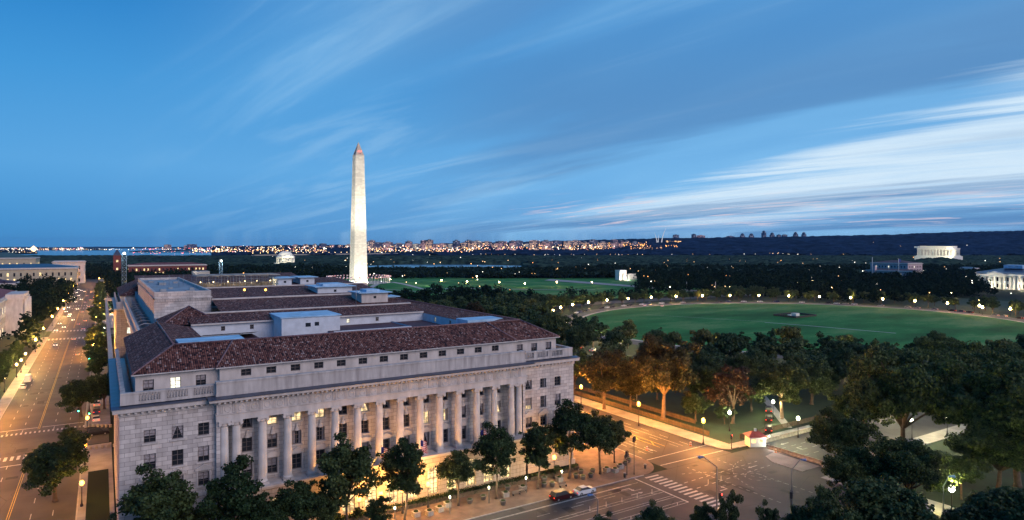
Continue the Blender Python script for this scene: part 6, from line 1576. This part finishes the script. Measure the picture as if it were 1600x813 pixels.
def parked(x, y, a, lab, grp):
    k = random.randrange(4)
    cn = ('black utility', 'silver saloon', 'white saloon', 'dark blue utility')[k]
    if k not in used_pc: used_pc.add(k); return setcar(PC[k], x, y, a, cn+' '+lab, 'car', grp)
    o = copy_tree(PC[k]); return setcar(o, x, y, a, cn+' '+lab, 'car', grp)
n_ = 0
for a in np.arange(-60, 200, 2.6):
    if random.random() < .42:
        n_ += 1; t = math.radians(a); parked(EX+(ERX+13)*math.cos(t), EY+(ERY+13)*math.sin(t), math.atan2((ERY+13)*math.cos(t), -(ERX+13)*math.sin(t)), 'car parked round the oval lawn, '+ordw(min(n_, 99))+' along the ring', 'cars parked round the oval lawn')
for i, (px, py) in enumerate(((890, 541), (908, 545), (926, 549), (944, 545), (1008, 478), (1035, 479))): parked(*P(px, py), .6, 'car in the park lane past the office building corner, '+ordw(i+1)+' from the left', 'cars past the corner')
for i, Y in enumerate((222, 232, 243, 256, 270, 284)): parked(-1.4, Y, PI/2, 'car in the parking strip right of the avenue, '+ordw(i+1)+' nearest', 'cars in the parking strip')
CLf = car('car', cs, 'sedan', lit=True); first = True; random.seed(17); kk = 0
for x, ylist in ((-23, (470, 510, 600, 640, 760, 840, 900)), (-19.8, (400, 486, 560, 575, 700, 790, 880)), (-16.4, (530, 620, 730, 860))):
    for y in ylist:
        kk += 1; o = CLf if first else copy_tree(CLf); first = False
        setcar(o, x, y, -PI/2, 'oncoming car with bright headlights far down the avenue, '+ordw(kk)+' of its stream', 'car', 'oncoming cars on the avenue'); 
kk = 0
for x, ylist in ((-12.8, (420, 500, 590, 690, 780)), (-9.5, (360, 470, 520, 640, 720, 840)), (-6.2, (400, 540, 610, 750, 870))):
    for y in ylist:
        kk += 1; o = copy_tree(CLf); setcar(o, x, y, PI/2, 'receding car with red tail lights far down the avenue, '+ordw(kk)+' of its stream', 'car', 'receding cars on the avenue')

# ================================================================== plaza furniture
PR = None; PB = None; i_r = i_b = 0
for px, py in ((850, 762), (863, 761), (850.5, 753), (900, 748), (911, 750), (908, 741), (923, 747), (926, 740), (977, 728), (982, 723.5), (979, 718), (734, 788), (755, 782), (793, 767), (786, 790)):
    x, y = P(px, py); i_r += 1
    if PR is None:
        PR = empty('planter'); MB().lathe([(.42, 0), (.62, .75), (.68, .8), (.68, .9), (.55, .9), (.5, .78)], 0, 0, 16).build('pot', M_planter, PR); MB().lathe([(.52, .78), (.35, .98), (.05, 1.05)], 0, 0, 10).build('plants', M_leafA, PR); o = PR
    else: o = copy_tree(PR)
    o.location = (x, y, .14); tag(o, 'round grey planter on the brick plaza, '+ordw(i_r)+' placed', 'planter', 'round planters on the plaza')
for px, py in ((874, 753), (948, 738), (961, 739), (969, 733), (650, 808), (671, 806), (687, 800), (699, 793), (790, 777), (817, 767)):
    x, y = P(px, py); i_b += 1
    if PB is None:
        PB = empty('box_planter'); MB().box(-.6, .6, -.6, .6, 0, .75).box(-.68, .68, -.68, .68, .75, .9).build('pot', M_conc, PB); MB().lathe([(.5, .85), (.4, 1.1), (.05, 1.2)], 0, 0, 8).build('plants', M_leafA, PB); o = PB
    else: o = copy_tree(PB)
    o.location = (x, y, .14); o.rotation_euler = (0, 0, random.uniform(-.2, .2)); tag(o, 'square grey planter on the brick pavement, '+ordw(i_b)+' placed', 'planter', 'square planters on the pavement')
for i, (px, py) in enumerate(((807, 775), (817, 770), (880, 762))):
    x, y = P(px, py); o = empty('bench', (x, y, .14), 0, 'dark slatted bench on the brick pavement, '+ordw(i+1)+' from the left', 'bench', 'benches on the pavement')
    m = MB(); [m.box(-.9, .9, -.3+k*.14, -.19+k*.14, .42, .46) for k in range(4)]; m.build('seat', M_wood, o); m = MB(); [m.box(-.9, .9, .26, .30, .52+k*.13, .61+k*.13) for k in range(3)]; m.build('backrest', M_wood, o)
    for s in (-.75, .75): MB().box(s-.04, s+.04, -.28, .28, 0, .42).build('leg', M_black, o)
BO = None
for i, (px, py) in enumerate([(140+k*6.5, 667+k*.3-(0)) for k in range(6)]+[(141+k*9.5, 703-k*1) for k in range(5)]):
    x, y = P(px, py)
    if BO is None: BO = empty('bollard'); MB().lathe([(.34, 0), (.36, .7), (.28, .8), (.1, .84)], 0, 0, 12).build('post', M_conc, BO); o = BO
    else: o = copy_tree(BO)
    o.location = (x, y, .1); tag(o, 'stout concrete bollard beside the driveway, '+ordw(i+1)+' from the left', 'bollard', 'bollards by the driveway')
m = MB()
for i, (px, py) in enumerate(((985, 737), (1001, 725), (1096, 695))): pass
# newspaper / litter bins
for i, (px, py) in enumerate(((976, 747), (1008, 733))):
    x, y = P(px, py); o = empty('litter_bin', (x, y, .14), 0, 'small dark litter bin on the plaza corner, '+('left' if i == 0 else 'right')+' one', 'bin'); MB().lathe([(.26, 0), (.3, .85)], 0, 0, 12).build('drum', M_black, o); MB().lathe([(.32, .86), (.25, 1.0), (.1, 1.03)], 0, 0, 12).build('lid', M_galv, o)
# guard booth with tiled roof
x, y = P(1180, 697); o = empty('guard_booth', (x, y, .15), -.5, 'small pale guard booth with a red tiled hip roof at the corner of the junction', 'booth')
m = MB(); wall_open(m, 'y', -1.5, -2, 2, 0, 2.5, [(-1.6, -.4, 1, 2), (.3, 1.5, 1, 2)], .12); m.face([(-2, -1.5, 0), (-2, 1.5, 0), (-2, 1.5, 2.5), (-2, -1.5, 2.5)]).face([(2, -1.5, 0), (2, 1.5, 0), (2, 1.5, 2.5), (2, -1.5, 2.5)]).face([(-2, 1.5, 0), (2, 1.5, 0), (2, 1.5, 2.5), (-2, 1.5, 2.5)]); m.build('wall', M_white, o)
for a_, b_ in ((-1.6, -.4), (.3, 1.5)): MB().box(a_, b_, -1.38, -1.34, 1, 2).build('window', M_litbase, o)
m = MB(); q = [(-2.5, -2, 2.5), (2.5, -2, 2.5), (2.5, 2, 2.5), (-2.5, 2, 2.5)]; t0, t1 = (-.8, 0, 3.7), (.8, 0, 3.7)
m.face([q[0], q[1], t1, t0]).face([q[2], q[3], t0, t1]).face([q[1], q[2], t1]).face([q[3], q[0], t0]).face(q); m.build('roof', M_red, o); MB().box(-.25, .25, -.2, .2, 3.4, 4.3).build('chimney', M_white, o)
q_ = MB().sphere((2.6, -2.1, 2.9), .16, 8, 6).build('eave_lamp', M_cool, o); lamp_child('lamp_light', q_, (3.0, -2.6, 2.6), 1500, (1, .9, .7))
# low masonry barrier and fence runs
def barrier(x0, y0, x1, y1, lab, n_):
    o = empty('barrier', (0, 0, 0), 0, lab, 'barrier'); L_ = math.hypot(x1-x0, y1-y0); a = math.atan2(y1-y0, x1-x0); o.location = (x0, y0, .04); o.rotation_euler = (0, 0, a)
    for k in range(n_):
        u0, u1 = L_*k/n_, L_*(k+1)/n_-.12; m = MB()
        pr = [(-.32, 0), (-.3, .25), (-.14, .42), (-.1, .95), (.1, .95), (.14, .42), (.3, .25), (.32, 0)]
        for (a0, z0), (a1, z1) in zip(pr, pr[1:]): m.face([(u0, a0, z0), (u1, a0, z0), (u1, a1, z1), (u0, a1, z1)])
        m.face([(u0, a_, z_) for a_, z_ in pr]); m.face([(u1, a_, z_) for a_, z_ in reversed(pr)]); m.build('block', M_conc, o)
barrier(139.5, 103.5, 139.5, 88.6, 'row of concrete barrier blocks closing the side street at the junction', 7)
barrier(141, 106.6, 185, 107.2, 'long line of concrete barrier blocks along the far kerb of the side street', 16)
def fence(pts, lab, h=1.25):
    o = empty('fence', (pts[0][0], pts[0][1], .1), 0, lab, 'fence'); m = MB(); pm_ = MB(); bx, by = pts[0]
    for (x0, y0), (x1, y1) in zip(pts, pts[1:]):
        L_ = math.hypot(x1-x0, y1-y0); n_ = int(L_/.22); dx, dy = (x1-x0)/L_, (y1-y0)/L_
        for k in range(n_):
            u = k*.22; m.face([(x0-bx+dx*u, y0-by+dy*u, 0), (x0-bx+dx*(u+.14), y0-by+dy*(u+.14), 0), (x0-bx+dx*(u+.14), y0-by+dy*(u+.14), h+.05*(k % 3)), (x0-bx+dx*u, y0-by+dy*u, h+.05*((k+1) % 3))])
        for z in (.35, .95): m.tube([(x0-bx, y0-by, z), (x1-bx, y1-by, z)], .035, 4)
        for k in range(int(L_/2.5)+1): u = k*2.5; pm_.box(x0-bx+dx*u-.05, x0-bx+dx*u+.05, y0-by+dy*u-.05, y0-by+dy*u+.05, 0, h+.12)
    m.build('picket_panel', M_wood_f, o); pm_.build('posts', M_wood_f, o)
fence([(135.2, 118), (135.2, 300)], 'long slatted picket fence lit orange along the park side of the right hand street')
fence([(141, 128), (141, 240)], 'second slatted fence farther inside the park behind the orange lamps')
fence([(140, 112), (190, 112.5)], 'slatted fence along the path under the white lamps')
# drum barrels / cones on the street
for i, (px, py) in enumerate(((1079, 697), (1011, 704), (1212, 708))):
    x, y = P(px, py); o = empty('traffic_drum', (x, y, .05), 0, 'striped orange traffic drum on the road, '+ordw(i+1)+' from the left', 'traffic drum', 'traffic drums'); MB().lathe([(.32, 0), (.26, .1), (.25, .3)], 0, 0, 12).lathe([(.24, .55), (.23, .75)], 0, 0, 12).build('drum', paint('orange plastic', (.5, .12, .02)), o); MB().lathe([(.25, .3), (.24, .55)], 0, 0, 12, caps=False).lathe([(.23, .75), (.2, .95)], 0, 0, 12).build('reflective_band', M_white, o)
# lane delineator posts in the cycle lane
k = 0
for x in (78, 82, 86, 90, 94, 108, 112):
    k += 1; o = empty('lane_post', (x, 96.7 if x < 100 else 94.5, .05), 0, 'thin white flexible post on the cycle lane line, '+ordw(k)+' from the left', 'lane post', 'cycle lane posts'); MB().lathe([(.1, 0), (.1, .05), (.04, .07), (.04, .9)], 0, 0, 8).build('post', M_white, o)
# enclosure in the middle of the oval lawn
x, y = P(1242, 494); o = empty('lawn_enclosure', (x, y, .06), 0, 'dark low fenced enclosure with small huts in the middle of the oval lawn', 'enclosure')
m = MB(); m.box(-12, 12, -9, -8.7, 0, 1.3); m.box(-12, 12, 8.7, 9, 0, 1.3); m.box(-12, -11.7, -8.7, 8.7, 0, 1.3); m.box(11.7, 12, -8.7, 8.7, 0, 1.3); m.build('fence_panel', M_black, o); MB().box(-3, 1, -3, 1, 0, 2.2).box(-7, -5.5, -1, 1, 0, 1.5).build('hut', M_white, o)
for i, (px, py) in enumerate(((865, 793), )): pass
for i, py_ in enumerate((474, 476)):
    x, y = P(1073+i*45, 452+10); o = empty('flagpole', (x, y, 0), 0, ('white flagpole beyond the ring road, left of two', 'white flagpole beyond the ring road, right of two')[i], 'flagpole'); MB().tube([(0, 0, 0), (0, 0, 14)], .2, 6).build('pole', M_white, o)
print('objects', len(bpy.data.objects))

# ------------------------------------------------------------------ evening haze
hm = bpy.data.materials.new('evening air'); hm.use_nodes = True; nt = hm.node_tree; nt.nodes.clear()
pv = nt.nodes.new('ShaderNodeVolumePrincipled'); ou = nt.nodes.new('ShaderNodeOutputMaterial'); nt.links.new(pv.outputs[0], ou.inputs['Volume'])
pv.inputs['Color'].default_value = (.30, .56, 1, 1); pv.inputs['Density'].default_value = 1.7e-5; pv.inputs['Anisotropy'].default_value = .2
MB().box(-20000, 20000, -3000, 20500, -9, 230).build('haze', hm, kind='stuff')
